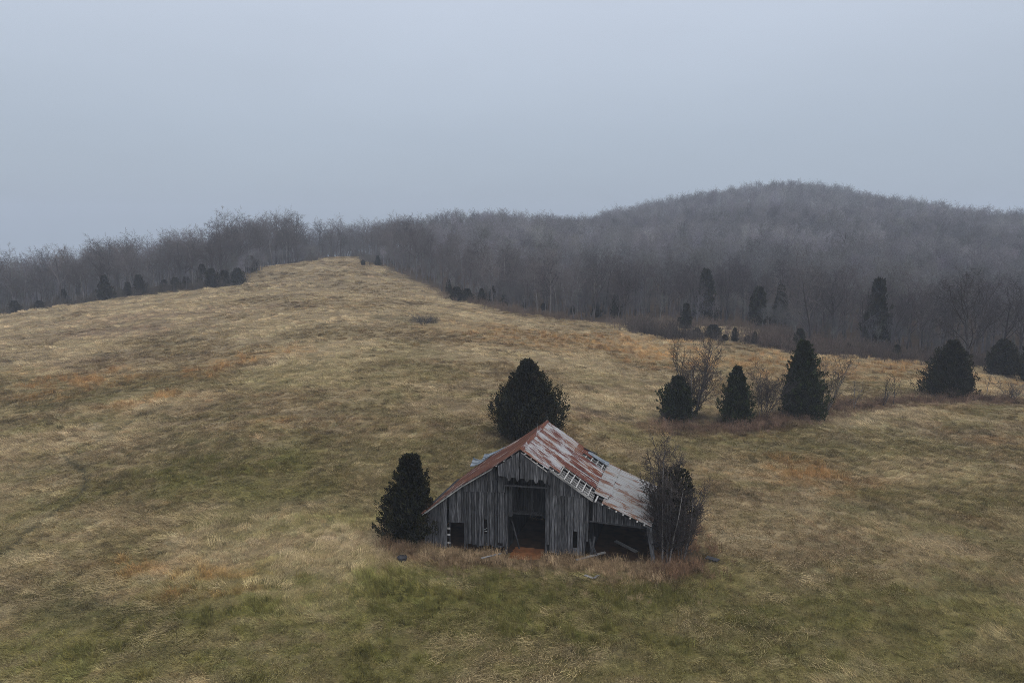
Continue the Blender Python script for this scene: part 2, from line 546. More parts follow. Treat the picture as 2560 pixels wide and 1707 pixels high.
PATHS_W = [([tuple(ground(*q)[:2]) for q in line], w, k) for line, w, k in PATHS]
LITTER_SHADE = [(1318, 1093, 80), (1030, 1352, 62), (1693, 1052, 44), (1838, 1054, 44), (2000, 1040, 58), (2372, 990, 66), (2502, 938, 40), (1732, 1048, 40), (1700, 1395, 70)]  # contact shade under the trees painted into the ground, as dark litter
LITTER_SHADE_W = []
for (px, py, w) in LITTER_SHADE:
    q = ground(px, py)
    LITTER_SHADE_W.append((q[0], q[1], w * per_px(q)))
WEED_LINES = [([(1640, 1075), (1720, 1078), (1830, 1072), (1990, 1050), (2100, 1022), (2200, 1010), (2320, 1004), (2400, 1002), (2560, 1006)], 2.2)]
WEED_W = [([tuple(ground(*q)[:2]) for q in line], w) for line, w in WEED_LINES]


def field_colour(x, y, seed=0):
    wx = x + 5 * (fbm(x / 14, y / 14, 41, 3) - .5)
    wy = y + 5 * (fbm(x / 14, y / 14, 43, 3) - .5)
    a = fbm(wx / 6.5, wy / 3.6, 51, 4)
    b_ = fbm(wx / 1.9, wy / 1.3, 61, 3)
    c = fbm(wx / 20, wy / 12, 71, 3)
    col = STRAW[None] * np.ones((len(x), 1))
    mixto = lambda col, t, k: col * (1 - k[:, None]) + t[None] * k[:, None]
    col = mixto(col, BROWN, sstep(.50, .68, a) * .55)
    col = mixto(col, PALE, sstep(.54, .72, b_) * .6)
    col = mixto(col, BROWN, sstep(.52, .70, 1 - b_) * .4)
    col = mixto(col, GREEN, sstep(.50, .66, c) * .38 * sstep(170, 60, y))
    col = mixto(col, GREEN, sstep(.50, .64, fbm(wx / 3.1, wy / 2.2, 81, 3)) * .35 * sstep(150, 50, y))
    speck = fbm(wx / 1.1, wy / .9, 97, 3)
    rag = .75 * (fbm(wx / 3.4, wy / 2.4, 91, 4) - .5)
    for (qx, qy, rx, ry, t, k) in PATCH_W:
        d = np.hypot((x - qx) / rx, (y - qy) / ry)
        kk = k * (sstep(1.25, .2, d + rag * 2.4) if t is not GREEN else .88 * sstep(1.75, .0, d + rag * 2.0)) * ((.18 + 1.0 * sstep(.44, .60, speck)) if t is ORANGE else (.42 + .6 * sstep(.38, .64, speck)))
        col = mixto(col, t, np.minimum(kk, 1))
    for line, w, k in PATHS_W:
        d = edge_dist(x, y, line)
        col = mixto(col, OLIVE * .7, k * sstep(w * 1.5, w * .5, d + 0.45 * (b_ - .5)))
    for line, w in WEED_W:
        col = mixto(col, REDBR, .75 * sstep(w * 1.7, w * .6, edge_dist(x, y, line) + 3 * (b_ - .5)))
    for qx, qy, w in LITTER_SHADE_W:
        col = mixto(col, np.array([.060, .044, .030]), .85 * sstep(1.45, .6, np.hypot(x - qx, y - qy) / w + 1.2 * (b_ - .5)))  # contact darkening mixed into the ground colour
    s, t = barn_st(x, y)
    d = np.hypot(np.maximum(np.abs(s - 1.1) - 8.6, 0), np.maximum(np.abs(t - 3.0) - 4.4, 0))
    col = mixto(col, REDBR * 1.15, .75 * sstep(2.4, .2, d + 5 * (b_ - .5)))
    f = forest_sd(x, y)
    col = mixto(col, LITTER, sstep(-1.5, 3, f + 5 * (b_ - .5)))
    return col


# ---- ground sheet ----
az = np.radians(np.concatenate([np.linspace(-180, -44, 36, endpoint=False), np.linspace(-44, 44, 500, endpoint=False), np.linspace(44, 180, 36, endpoint=False)]))
rad = np.concatenate([[2, 8, 14, 19, 23, 26], np.arange(27.5, 62, .3), np.arange(62, 135, .65), np.arange(135, 400, 3.0), np.geomspace(400, 1500, 40)])
ga, gr = np.meshgrid(az, rad)
gx, gy = (gr * np.sin(ga)).ravel(), (gr * np.cos(ga)).ravel()
gz = height(gx, gy)
for line, w, k in PATHS_W[:2]:
    gz -= 0.12 * sstep(w * 1.2, w * .2, edge_dist(gx, gy, line))
na, nr = len(az), len(rad)
gv = np.stack([gx, gy, gz], 1)
gv = np.concatenate([gv, [[0, 0, height(0, 0)[0]]]])
ii = (np.arange(nr - 1)[:, None] * na + np.arange(na)[None]).ravel()
jj = (np.arange(nr - 1)[:, None] * na + (np.arange(na)[None] + 1) % na).ravel()
gf = np.stack([ii, ii + na, jj + na, jj], 1)
faces = gf.tolist() + [(k, (k + 1) % na, len(gv) - 1) for k in range(na)]
o_ground = new_mesh('ground', gv.tolist(), faces, [M_field], smooth=True)
o_ground.data.update()
gc_ = np.ones((len(gv), 4), np.float32)
gc_[:, :3] = field_colour(gv[:, 0], gv[:, 1]) * 0.50  # ground colour lowered to paint dark gaps between the tufts
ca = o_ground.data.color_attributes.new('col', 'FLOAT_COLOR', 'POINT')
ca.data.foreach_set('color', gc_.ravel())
if o_ground.data.polygons[0].normal.z < 0:
    o_ground.data.flip_normals()
tag(o_ground, kind='structure')


# ----------------------------------------------------------------------------
# scattering (for what nobody could count): prototypes and points share one mesh
# ----------------------------------------------------------------------------
def scatter(name, protos, pts, rot, scl, sel, col, material):
    verts, faces, pid = [], [], []
    for k, (v, f) in enumerate(protos):
        o_ = len(verts)
        verts += [tuple(q) for q in v]
        faces += [tuple(i + o_ for i in q) for q in f]
        pid += [k] * len(v)
    npz = len(verts)
    verts += [tuple(q) for q in pts]
    pid += [-1] * len(pts)
    o = new_mesh(name, verts, faces, [material])
    me = o.data

    def put(nm, typ, key, arr, width):
        a = me.attributes.new(nm, typ, 'POINT')
        full = np.zeros((len(verts), width), np.float32 if typ != 'INT' else np.int32)
        full[npz:] = np.asarray(arr).reshape(len(pts), width)
        a.data.foreach_set(key, full.ravel())
    a = me.attributes.new('pid', 'INT', 'POINT')
    a.data.foreach_set('value', np.array(pid, np.int32))
    put('sel', 'INT', 'value', sel, 1)
    put('rot', 'FLOAT_VECTOR', 'vector', rot, 3)
    put('scl', 'FLOAT_VECTOR', 'vector', scl, 3)
    put('col', 'FLOAT_COLOR', 'color', np.concatenate([col, np.ones((len(pts), 1))], 1), 4)
    ng = bpy.data.node_groups.new(name + '_scatter', 'GeometryNodeTree')
    ng.interface.new_socket('Geometry', in_out='INPUT', socket_type='NodeSocketGeometry')
    ng.interface.new_socket('Geometry', in_out='OUTPUT', socket_type='NodeSocketGeometry')
    N_, L_ = ng.nodes, ng.links
    gi, go = N_.new('NodeGroupInput'), N_.new('NodeGroupOutput')

    def named(nm, typ):
        q = N_.new('GeometryNodeInputNamedAttribute')
        q.data_type = typ
        q.inputs['Name'].default_value = nm
        return q.outputs['Attribute']

    def equal(sock, val):
        c = N_.new('FunctionNodeCompare')
        c.data_type, c.operation = 'INT', 'EQUAL'
        ins = [s for s in c.inputs if s.type == 'INT']
        L_.new(sock, ins[0])
        ins[1].default_value = val
        return c.outputs[0]
    a_pid, a_sel, a_rot, a_scl = named('pid', 'INT'), named('sel', 'INT'), named('rot', 'FLOAT_VECTOR'), named('scl', 'FLOAT_VECTOR')
    sp = N_.new('GeometryNodeSeparateGeometry')
    L_.new(gi.outputs[0], sp.inputs[0]); L_.new(equal(a_pid, -1), sp.inputs['Selection'])
    join = N_.new('GeometryNodeJoinGeometry')
    for k in range(len(protos)):
        s_ = N_.new('GeometryNodeSeparateGeometry')
        L_.new(gi.outputs[0], s_.inputs[0]); L_.new(equal(a_pid, k), s_.inputs['Selection'])
        inst = N_.new('GeometryNodeInstanceOnPoints')
        L_.new(sp.outputs[0], inst.inputs['Points'])
        L_.new(equal(a_sel, k), inst.inputs['Selection'])
        L_.new(s_.outputs[0], inst.inputs['Instance'])
        L_.new(a_rot, inst.inputs['Rotation'])
        L_.new(a_scl, inst.inputs['Scale'])
        L_.new(inst.outputs[0], join.inputs[0])
    L_.new(join.outputs[0], go.inputs[0])
    md = o.modifiers.new('scatter', 'NODES')
    md.node_group = ng
    return tag(o, kind='stuff')


def tuft(r, nb, hgt, spread, lean, width):
    """a clump of bent grass blades; lean pushes them over towards +x"""
    v, f = [], []
    for _ in range(nb):
        a, q = r.uniform(0, 6.283), spread * math.sqrt(r.uniform(0, 1))
        x, y = q * math.cos(a), q * math.sin(a)
        h_ = hgt * r.uniform(.45, 1.1)
        dx, dy = lean * r.uniform(.4, 1.5) + r.normal(0, .35), r.normal(0, .38)
        w = width * r.uniform(.6, 1.3)
        wa = r.uniform(0, 6.283)
        wx, wy = w * math.cos(wa) / 2, w * math.sin(wa) / 2
        o_ = len(v)
        for t, ww in ((0, 1), (.5, .85), (1, .12)):
            bend = t * t
            cx_, cy_, cz_ = x + dx * h_ * bend * .9, y + dy * h_ * bend * .9, h_ * (t - .28 * t * t * min(1.6, math.hypot(dx, dy))) - .05
            v += [(cx_ - wx * ww, cy_ - wy * ww, cz_), (cx_ + wx * ww, cy_ + wy * ww, cz_)]
        f += [(o_, o_ + 1, o_ + 3, o_ + 2), (o_ + 2, o_ + 3, o_ + 5, o_ + 4)]
    return v, f


r_ = np.random.default_rng(3)
GRASS = [tuft(r_, 70, .20, .42, .7, .022), tuft(r_, 70, .28, .45, 1.0, .024), tuft(r_, 60, .42, .36, 1.1, .024), tuft(r_, 70, .13, .45, .3, .022), tuft(r_, 40, .75, .25, .35, .018)]


def flow(x, y):
    return 6.283 * (fbm(x / 16, y / 16, 101, 2) * 1.2 - .1) + 1.2 * (fbm(x / 3, y / 3, 103, 2) - .5)


def fan_points(y0, y1, dens, r):
    half = 1.05
    n_ = int(dens * half * (y1 * y1 - y0 * y0))
    Y = np.sqrt(r.uniform(y0 * y0, y1 * y1, n_))
    return r.uniform(-half, half, n_) * Y, Y


gp = [fan_points(28, 62, 11, rng), fan_points(62, 105, 4.5, rng), fan_points(105, 190, 1.1, rng), fan_points(190, 370, .22, rng)]
px_, py_ = np.concatenate([q[0] for q in gp]), np.concatenate([q[1] for q in gp])
s_, t_ = barn_st(px_, py_)
keep = (forest_sd(px_, py_) < 2) & ~((s_ > -7.1) & (s_ < 9.1) & (t_ > -.1) & (t_ < DEPTH + .1)) & ~((s_ > -1.2) & (s_ < 2.0) & (t_ > -.9) & (t_ < 1))
for line, w, k in PATHS_W[:2]:
    keep &= edge_dist(px_, py_, line) > w * .8
for qx, qy, w in LITTER_SHADE_W:
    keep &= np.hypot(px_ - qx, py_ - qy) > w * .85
px_, py_ = px_[keep], py_[keep]
n_ = len(px_)
tall = fbm(px_ / 4.5, py_ / 3.2, 111, 3)
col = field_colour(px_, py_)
greenness = np.clip((col[:, 1] - col[:, 0]) / .02 + .6, 0, 1)
orange = (col[:, 0] / np.maximum(col[:, 2], 1e-3) > 3.3) & (col[:, 0] > .17)
u_ = rng.uniform(0, 1, n_)
sel = np.where(u_ < .45, 0, np.where(u_ < .75, 1, 3))
sel = np.where((tall > .52) & (u_ > .35) & (greenness < .7), 2, sel)
sel = np.where((greenness > .75) & (sel != 2), 3, sel)
sel = np.where(orange & (u_ > .5), 4, sel)
size = (.75 + .35 * rng.uniform(0, 1, n_)) * np.where(py_ > 62, 1.25, 1) * np.where(py_ > 105, 1.5, 1) * np.where(py_ > 190, 1.7, 1)
vert = size * np.where(py_ > 105, .75, 1) * (.6 + .9 * np.clip(tall, .2, .8))
bright = rng.normal(1.05, .25, n_).clip(.45, 1.8)
col = col * bright[:, None] * (.92 + .5 * (tall - .5))[:, None]
col[:, 0] *= rng.normal(1, .04, n_)
# coarse tussocks standing above the rest, in drifts
qq = [fan_points(29, 70, 2.2, rng), fan_points(70, 135, .8, rng)]
tx, ty = np.concatenate([q[0] for q in qq]), np.concatenate([q[1] for q in qq])
drift = fbm(tx / 7, ty / 4.5, 141, 3)
s_, t_ = barn_st(tx, ty)
keep = (drift > .53) & (forest_sd(tx, ty) < -2) & ~((s_ > -9) & (s_ < 11) & (t_ > -2.5) & (t_ < DEPTH + 2))
for qx, qy, w in LITTER_SHADE_W:
    keep &= np.hypot(tx - qx, ty - qy) > w
for line, w, k in PATHS_W[:2]:
    keep &= edge_dist(tx, ty, line) > 1.3
tx, ty, drift = tx[keep], ty[keep], drift[keep]
tc = field_colour(tx, ty)
gk = (.45 - .38 * sstep(-.035, .0, tc[:, 1] - tc[:, 0]))[:, None]
tc = (tc * (1 - gk) + np.array([.36, .275, .16])[None] * gk) * rng.normal(1.05, .22, len(tx)).clip(.5, 1.7)[:, None]
tz = rng.uniform(.9, 1.7, len(tx)) * np.where(ty > 70, 1.25, 1)
px_, py_, col, size = np.concatenate([px_, tx]), np.concatenate([py_, ty]), np.concatenate([col, tc]), np.concatenate([size, tz])
vert, sel = np.concatenate([vert, tz * .95]), np.concatenate([sel, np.where(rng.uniform(0, 1, len(tx)) < .7, 2, 1)])
n_ = len(px_)
scatter('dead_grass', GRASS, np.stack([px_, py_, height(px_, py_)], 1), np.stack([rng.normal(0, .08, n_), rng.normal(0, .08, n_), flow(px_, py_) + rng.normal(0, .45, n_)], 1),
        np.stack([size, size, vert], 1), sel, col, M_blade)


# ---- rank weeds round the barn and along the old fence row, brush at the wood's foot ----
def weed(r, nst, hgt, spread, width):
    v, f = [], []
    for _ in range(nst):
        a, q = r.uniform(0, 6.283), spread * math.sqrt(r.uniform(0, 1))
        x, y = q * math.cos(a), q * math.sin(a)
        h_ = hgt * r.uniform(.5, 1.1)
        dx, dy = r.normal(0, .28), r.normal(0, .28)
        segs = [((x, y, -.05), (x + dx * h_, y + dy * h_, h_), width)]
        for _k in range(4):
            t = r.uniform(.35, .95)
            b0 = (x + dx * h_ * t, y + dy * h_ * t, h_ * t)
            ll = h_ * r.uniform(.15, .38)
            aa = r.uniform(0, 6.283)
            segs.append((b0, (b0[0] + ll * math.cos(aa) * .7, b0[1] + ll * math.sin(aa) * .7, b0[2] + ll * .7), width * .7))
        for p, q2, w in segs:
            wa = r.uniform(0, 6.283)
            wx, wy = w * math.cos(wa) / 2, w * math.sin(wa) / 2
            o_ = len(v)
            v += [(p[0] - wx, p[1] - wy, p[2]), (p[0] + wx, p[1] + wy, p[2]), (q2[0] + wx * .4, q2[1] + wy * .4, q2[2]), (q2[0] - wx * .4, q2[1] - wy * .4, q2[2])]
            f.append((o_, o_ + 1, o_ + 2, o_ + 3))
    return v, f


WEEDS = [weed(r_, 26, .8, .45, .022), weed(r_, 26, 1.1, .5, .024), tuft(r_, 70, .6, .4, .6, .022)]


def along(line, n_, w, r):
    pts = np.array(line)
    L = np.hypot(*np.diff(pts, axis=0).T)
    cum = np.concatenate([[0], np.cumsum(L)])
    t = r.uniform(0, cum[-1], n_)
    x, y = np.interp(t, cum, pts[:, 0]), np.interp(t, cum, pts[:, 1])
    return x + r.normal(0, w, n_), y + r.normal(0, w, n_)


wx_, wy_, wk_, wc_ = [], [], [], []


def add_weeds(x, y, k, c, jitter=.2):
    wx_.append(x); wy_.append(y); wk_.append(np.full(len(x), k))
    wc_.append(np.array(c)[None] * rng.normal(1, jitter, len(x)).clip(.4, 1.7)[:, None])


for line, w in WEED_W:
    add_weeds(*along(line, 420, w * .55, rng), .9, (.15, .095, .065), .3)
    add_weeds(*along(line, 160, w * .45, rng), 1.15, (.07, .048, .036), .3)
def barn_xy(s, t):
    return P0[0] + s * BU[0] + t * BV[0], P0[1] + s * BU[1] + t * BV[1]
nn = 380
s_ = rng.uniform(-8.6, 10.8, nn); t_ = -rng.gamma(1.7, .55, nn).clip(0, 2.3) * (.35 + 1.5 * fbm(s_ / 2.2, s_ * 0, 151, 2)) - .1
k_ = ~((s_ > -1.0) & (s_ < 1.7) & (t_ > -1.0))
add_weeds(*barn_xy(s_[k_], t_[k_]), .62, (.22, .155, .092), .38)
nn = 260
s_ = rng.uniform(-8.2, 10.4, nn); t_ = -rng.gamma(1.6, .6, nn).clip(0, 2.2) - .1
k_ = ~((s_ > -1.0) & (s_ < 1.7) & (t_ > -1.0))
add_weeds(*barn_xy(s_[k_], t_[k_]), .5, (.34, .25, .15), .3)
nn = 90
s_ = rng.uniform(-10, 13, nn); t_ = -rng.uniform(1.5, 5.5, nn)
add_weeds(*barn_xy(s_, t_), .42, (.27, .20, .12), .3)
nn = 260
s_ = 9.3 + np.abs(rng.normal(0, 1.6, nn)); t_ = rng.uniform(-1.5, 7, nn)
add_weeds(*barn_xy(s_, t_), .8, (.155, .095, .058), .3)
nn = 200
s_ = -7.4 - np.abs(rng.normal(0, 1.0, nn)); t_ = rng.uniform(-1.2, 6, nn)
add_weeds(*barn_xy(s_, t_), .7, (.165, .108, .066), .3)
# brush along the wood's foot, thickest on the right
for a_, b_, n_, w, k, c in ((1, 6, 420, 2.0, 2.4, (.060, .052, .044)), (12, 15, 300, 2.6, 1.6, (.110, .080, .060)), (15, 18, 260, 3.0, 1.8, (.11, .082, .062)), (18, 21, 520, 3.4, 2.0, (.085, .064, .052)), (19, 23, 420, 3.2, 2.2, (.062, .048, .042))):
    x, y = along(EDGE_XY[a_:b_], n_, w, rng)
    add_weeds(x, y + 2.5, k, c)
x, y = along([tuple(ground(q, r)[:2]) for q, r in ((1575, 822), (1640, 838), (1720, 848), (1760, 850))], 150, 2.4, rng); add_weeds(x, y, 2.6, (.055, .044, .039), .4)
x, y = along([tuple(ground(q, r)[:2]) for q, r in ((1030, 806), (1085, 806))], 70, .8, rng); add_weeds(x, y, 1.15, (.12, .10, .07), .3)
x, y = along(EDGE_XY[7:11], 220, 2.0, rng); add_weeds(x, y + 5, 2.6, (.075, .066, .062), .3)
x, y = along([tuple(ground(q, r)[:2]) for q, r in ((1870, 856), (1960, 872), (2040, 876))], 150, 2.4, rng); add_weeds(x, y, 2.3, (.075, .055, .046), .4)
X, Y = np.concatenate(wx_), np.concatenate(wy_)
K, C_ = np.concatenate(wk_), np.concatenate(wc_)
sz = K * rng.uniform(.4, 1.35, len(X))
scatter('dead_weeds', WEEDS, np.stack([X, Y, height(X, Y)], 1), np.stack([rng.normal(0, .1, len(X)), rng.normal(0, .1, len(X)), rng.uniform(0, 6.28, len(X))], 1),
        np.stack([sz * .9, sz * .9, sz], 1), rng.integers(0, 3, len(X)), C_ * 1.3, M_blade)


# ----------------------------------------------------------------------------
# trees
# ----------------------------------------------------------------------------
class Tubes:
    def __init__(self):
        self.v, self.f = [], []

    def tube(self, pts, rads, sides):
        base = None
        for i, (p, rr) in enumerate(zip(pts, rads)):
            d = (pts[min(i + 1, len(pts) - 1)] - pts[max(i - 1, 0)])
            d = d / (np.linalg.norm(d) + 1e-9)
            a = np.cross(d, [0, 0, 1.0]) if abs(d[2]) < .95 else np.cross(d, [1.0, 0, 0])
            a /= np.linalg.norm(a) + 1e-9
            b = np.cross(d, a)
            o_ = len(self.v)
            if i == len(pts) - 1 and rr < 1e-4:
                self.v.append(tuple(p))
                self.f += [(base + k, base + (k + 1) % sides, o_) for k in range(sides)]
                return
            for k in range(sides):
                an = 6.2832 * k / sides
                self.v.append(tuple(p + rr * (a * math.cos(an) + b * math.sin(an))))
            if base is not None:
                self.f += [(base + k, base + (k + 1) % sides, o_ + (k + 1) % sides, o_ + k) for k in range(sides)]
            base = o_


def bare_tree(seed, height_, radius, first=.3, spread=.9, counts=(11, 6, 4, 3), ratio=(.42, .5, .55, .6), up=.25, twig=.02, round_=False):
    """winter tree: trunk tubes and a crown of limbs, branches and twigs"""
    r = np.random.default_rng(seed)
    trunk, crown = Tubes(), Tubes()

    def grow(p, d, length, rad, level):
        nseg = (7, 5, 3, 2, 1)[min(level, 4)]
        pts, rads = [p], [rad]
        dd = d.copy()
        for i in range(nseg):
            j = (.05, .16, .22, .25, .2)[min(level, 4)]
            dd = dd + r.normal(0, j, 3) + np.array([0, 0, up * (0, .30, .12, .08, 0)[min(level, 4)]])
            dd /= np.linalg.norm(dd)
            pts.append(pts[-1] + dd * length / nseg)
            tt = (i + 1) / nseg
            rads.append(rad * (1 - tt * (.72 if level < 2 else .85)) if level < 4 else 0)
        if level >= 3: rads[-1] = 0.0
        (trunk if level == 0 else crown).tube(pts, rads, (6, 4, 3, 3, 3)[min(level, 4)])
        if level >= len(counts): return
        nb = counts[level]
        for k in range(nb):
            t0 = first if level == 0 else .25
            t = t0 + (1 - t0) * ((k + r.uniform(0, 1)) / nb)
            i = min(int(t * nseg), nseg - 1)
            q = pts[i] + (pts[i + 1] - pts[i]) * (t * nseg - i)
            ax = pts[i + 1] - pts[i]
            ax /= np.linalg.norm(ax)
            side = r.normal(0, 1, 3)
            side -= ax * side.dot(ax)
            side /= np.linalg.norm(side) + 1e-9
            ang = spread * r.uniform(.65, 1.15) * (1 - .35 * t if level == 0 else 1)
            nd = ax * math.cos(ang) + side * math.sin(ang)
            ll = length * ratio[level] * r.uniform(.7, 1.15) * (1.15 - .55 * t if level == 0 else 1.1 - .5 * t)
            rr = max(rads[i] * (.55 if level else .5), twig)
            grow(q, nd, ll, min(rr, rads[i] * .9 + .004), level + 1)
    grow(np.array([0, 0, -.3]), np.array([0, 0, 1.0]), height_ * (.92 if not round_ else .70), radius, 0)
    return trunk, crown


BARE = []
for k in range(8):
    r = np.random.default_rng(500 + k)
    t_, c_ = bare_tree(700 + k, 18.0, .23 + .07 * r.uniform(), first=r.uniform(.30, .5), spread=r.uniform(.75, 1.05), counts=(11, 7, 6, 4), ratio=(.66, .55, .5, .5), up=.32, twig=.025, round_=True)
    BARE.append((t_, c_))
bare_me = []
for t_, c_ in BARE:
    a = new_mesh('trunk', t_.v, t_.f, [M_bark], link=False, smooth=True)
    b = new_mesh('crown', c_.v, c_.f, [M_twig], link=False)
    bare_me.append((a.data, b.data))
    bpy.data.objects.remove(a); bpy.data.objects.remove(b)

# candidate stems through the woods
CREST = np.array([(-700, 330), (0, 400), (600, 420), (860, 430), (1000, 410), (1100, 420), (1360, 530), (1500, 600), (1700, 650), (1920, 670), (2130, 650), (2300, 560), (2560, 480), (2900, 430), (3400, 400)], float)
cand = []
for (y0, y1, sp) in ((95, 240, 5.0), (240, 420, 5.8), (420, 700, 6.4)):
    xs, ys = np.meshgrid(np.arange(-520, 560, sp), np.arange(y0, y1, sp))
    x, y = xs.ravel() + rng.uniform(-.45, .45, xs.size) * sp, ys.ravel() + rng.uniform(-.45, .45, xs.size) * sp
    cand.append(np.stack([x, y], 1))
cand = np.concatenate(cand)
x, y = cand[:, 0], cand[:, 1]
ppx = 1280 + F * x / y * .99
fsd = forest_sd(x, y)
keep = (fsd > 1.5) & (ppx > -760) & (ppx < 3200) & (y < np.interp(ppx, CREST[:, 0], CREST[:, 1])) & ((fsd > 5) | (rng.uniform(0, 1, len(x)) < .7))
x, y, fsd, ppx = x[keep], y[keep], fsd[keep], ppx[keep]
for (qx, qb, qw, Yc) in ((1762, 806, 40, 172), (1893, 820, 34, 168), (1950, 820, 32, 168), (2186, 868, 44, 142)):
    hide = (np.abs(ppx - qx) < qw) & (y < Yc + 2)
    kk = ~(hide & (rng.uniform(0, 1, len(x)) < .8))
    x, y, fsd, ppx = x[kk], y[kk], fsd[kk], ppx[kk]
z = height(x, y)
# the stems that show largest: nearest the pasture
score = fsd + .05 * y + rng.uniform(0, 5, len(x))
order = np.argsort(score)
inframe = (ppx[order] > -30) & (ppx[order] < 2590)
front = order[inframe][:285]
is_front = np.zeros(len(x), bool)
is_front[front] = True
hgt = 16.9 * rng.uniform(.62, 1.16, len(x)) * np.where(ppx < 1050, 1.15, 1.0) * np.where((ppx > 560) & (ppx < 760) & (y < 330), 1.15, 1)
for i in front:
    wood_ = 'left' if ppx[i] < 775 else ('mid' if ppx[i] < 1500 else 'right')
    lab, grp = {'left': ('leafless grey tree in the wood on the shoulder of the field opposite the hill', 'bare trees in the wood on the field shoulder'),
                'mid': ('leafless grey tree lining the pasture edge below the low wooded ridge', 'bare trees along the pasture edge under the ridge'),
                'right': ('leafless grey tree in the valley wood at the foot of the big hill', 'bare trees in the wood below the big hill')}[wood_]
    e_ = tag(empty('bare_tree', (x[i], y[i], z[i])), lab, 'tree', grp)
    k = int(rng.integers(0, 8))
    sc_ = hgt[i] / 18.0
    e_.rotation_euler = (rng.normal(0, .04), rng.normal(0, .04), rng.uniform(0, 6.28))
    e_.scale = (sc_ * rng.uniform(.9, 1.15),) * 2 + (sc_,)
    for nm, me in zip(('trunk', 'crown'), bare_me[k]):
        c = bpy.data.objects.new(nm, me)
        COL.objects.link(c)
        c.parent = e_
        c.color = (.52, .50, .52, 1) if wood_ == 'right' else (.78, .77, .79, 1)  # darker stand on the right, its dense shade put into the tint
rest = np.nonzero(~is_front)[0]
protos = []
for t_, c_ in BARE:
    o_ = len(t_.v)
    protos.append((t_.v + c_.v, t_.f + [tuple(i + o_ for i in q) for q in c_.f]))
nr_ = len(rest)
xs_, ys_ = along(EDGE_XY[1:22], 2600, 5.0, rng)
ok_ = (forest_sd(xs_, ys_) > 1.0)
xs_, ys_ = xs_[ok_], ys_[ok_]
d_in = rng.uniform(0, 26, len(xs_))
ys_ = ys_ + d_in
x, y, z = np.concatenate([x, xs_]), np.concatenate([y, ys_]), np.concatenate([z, height(xs_, ys_)])
hgt = np.concatenate([hgt, rng.uniform(3.0, 9.0, len(xs_))])
rest = np.concatenate([rest, np.arange(len(x) - len(xs_), len(x))])
nr_ = len(rest)
ppx_r, fsd_r = 1280 + F * x[rest] / y[rest], forest_sd(x[rest], y[rest])
sc_ = hgt[rest] / 18.0
deep = np.where(ppx_r > 1450, .50, .72) + np.where(ppx_r > 1450, .50, .28) * sstep(5, 110, fsd_r)  # tint darker near the pasture edge for dense growth and its shade
tint = deep[:, None] * (rng.normal(1, .24, nr_).clip(.45, 1.5) * (.66 + .9 * fbm(x[rest] / 45, y[rest] / 60, 131, 3)) * np.where(rng.uniform(0, 1, nr_) < .05, 1.35, 1.0))[:, None] * np.stack([np.ones(nr_), rng.normal(.98, .03, nr_), rng.normal(.97, .05, nr_)], 1)
wood = scatter('bare_woods', protos, np.stack([x[rest], y[rest], z[rest]], 1), np.stack([rng.normal(0, .05, nr_), rng.normal(0, .05, nr_), rng.uniform(0, 6.28, nr_)], 1),
               np.stack([sc_ * 1.05, sc_ * 1.05, sc_], 1), rng.integers(0, 8, nr_), tint, M_wood_far)
print('front', len(front), 'rest', nr_)


# ---- cedars ----
HIGH = []


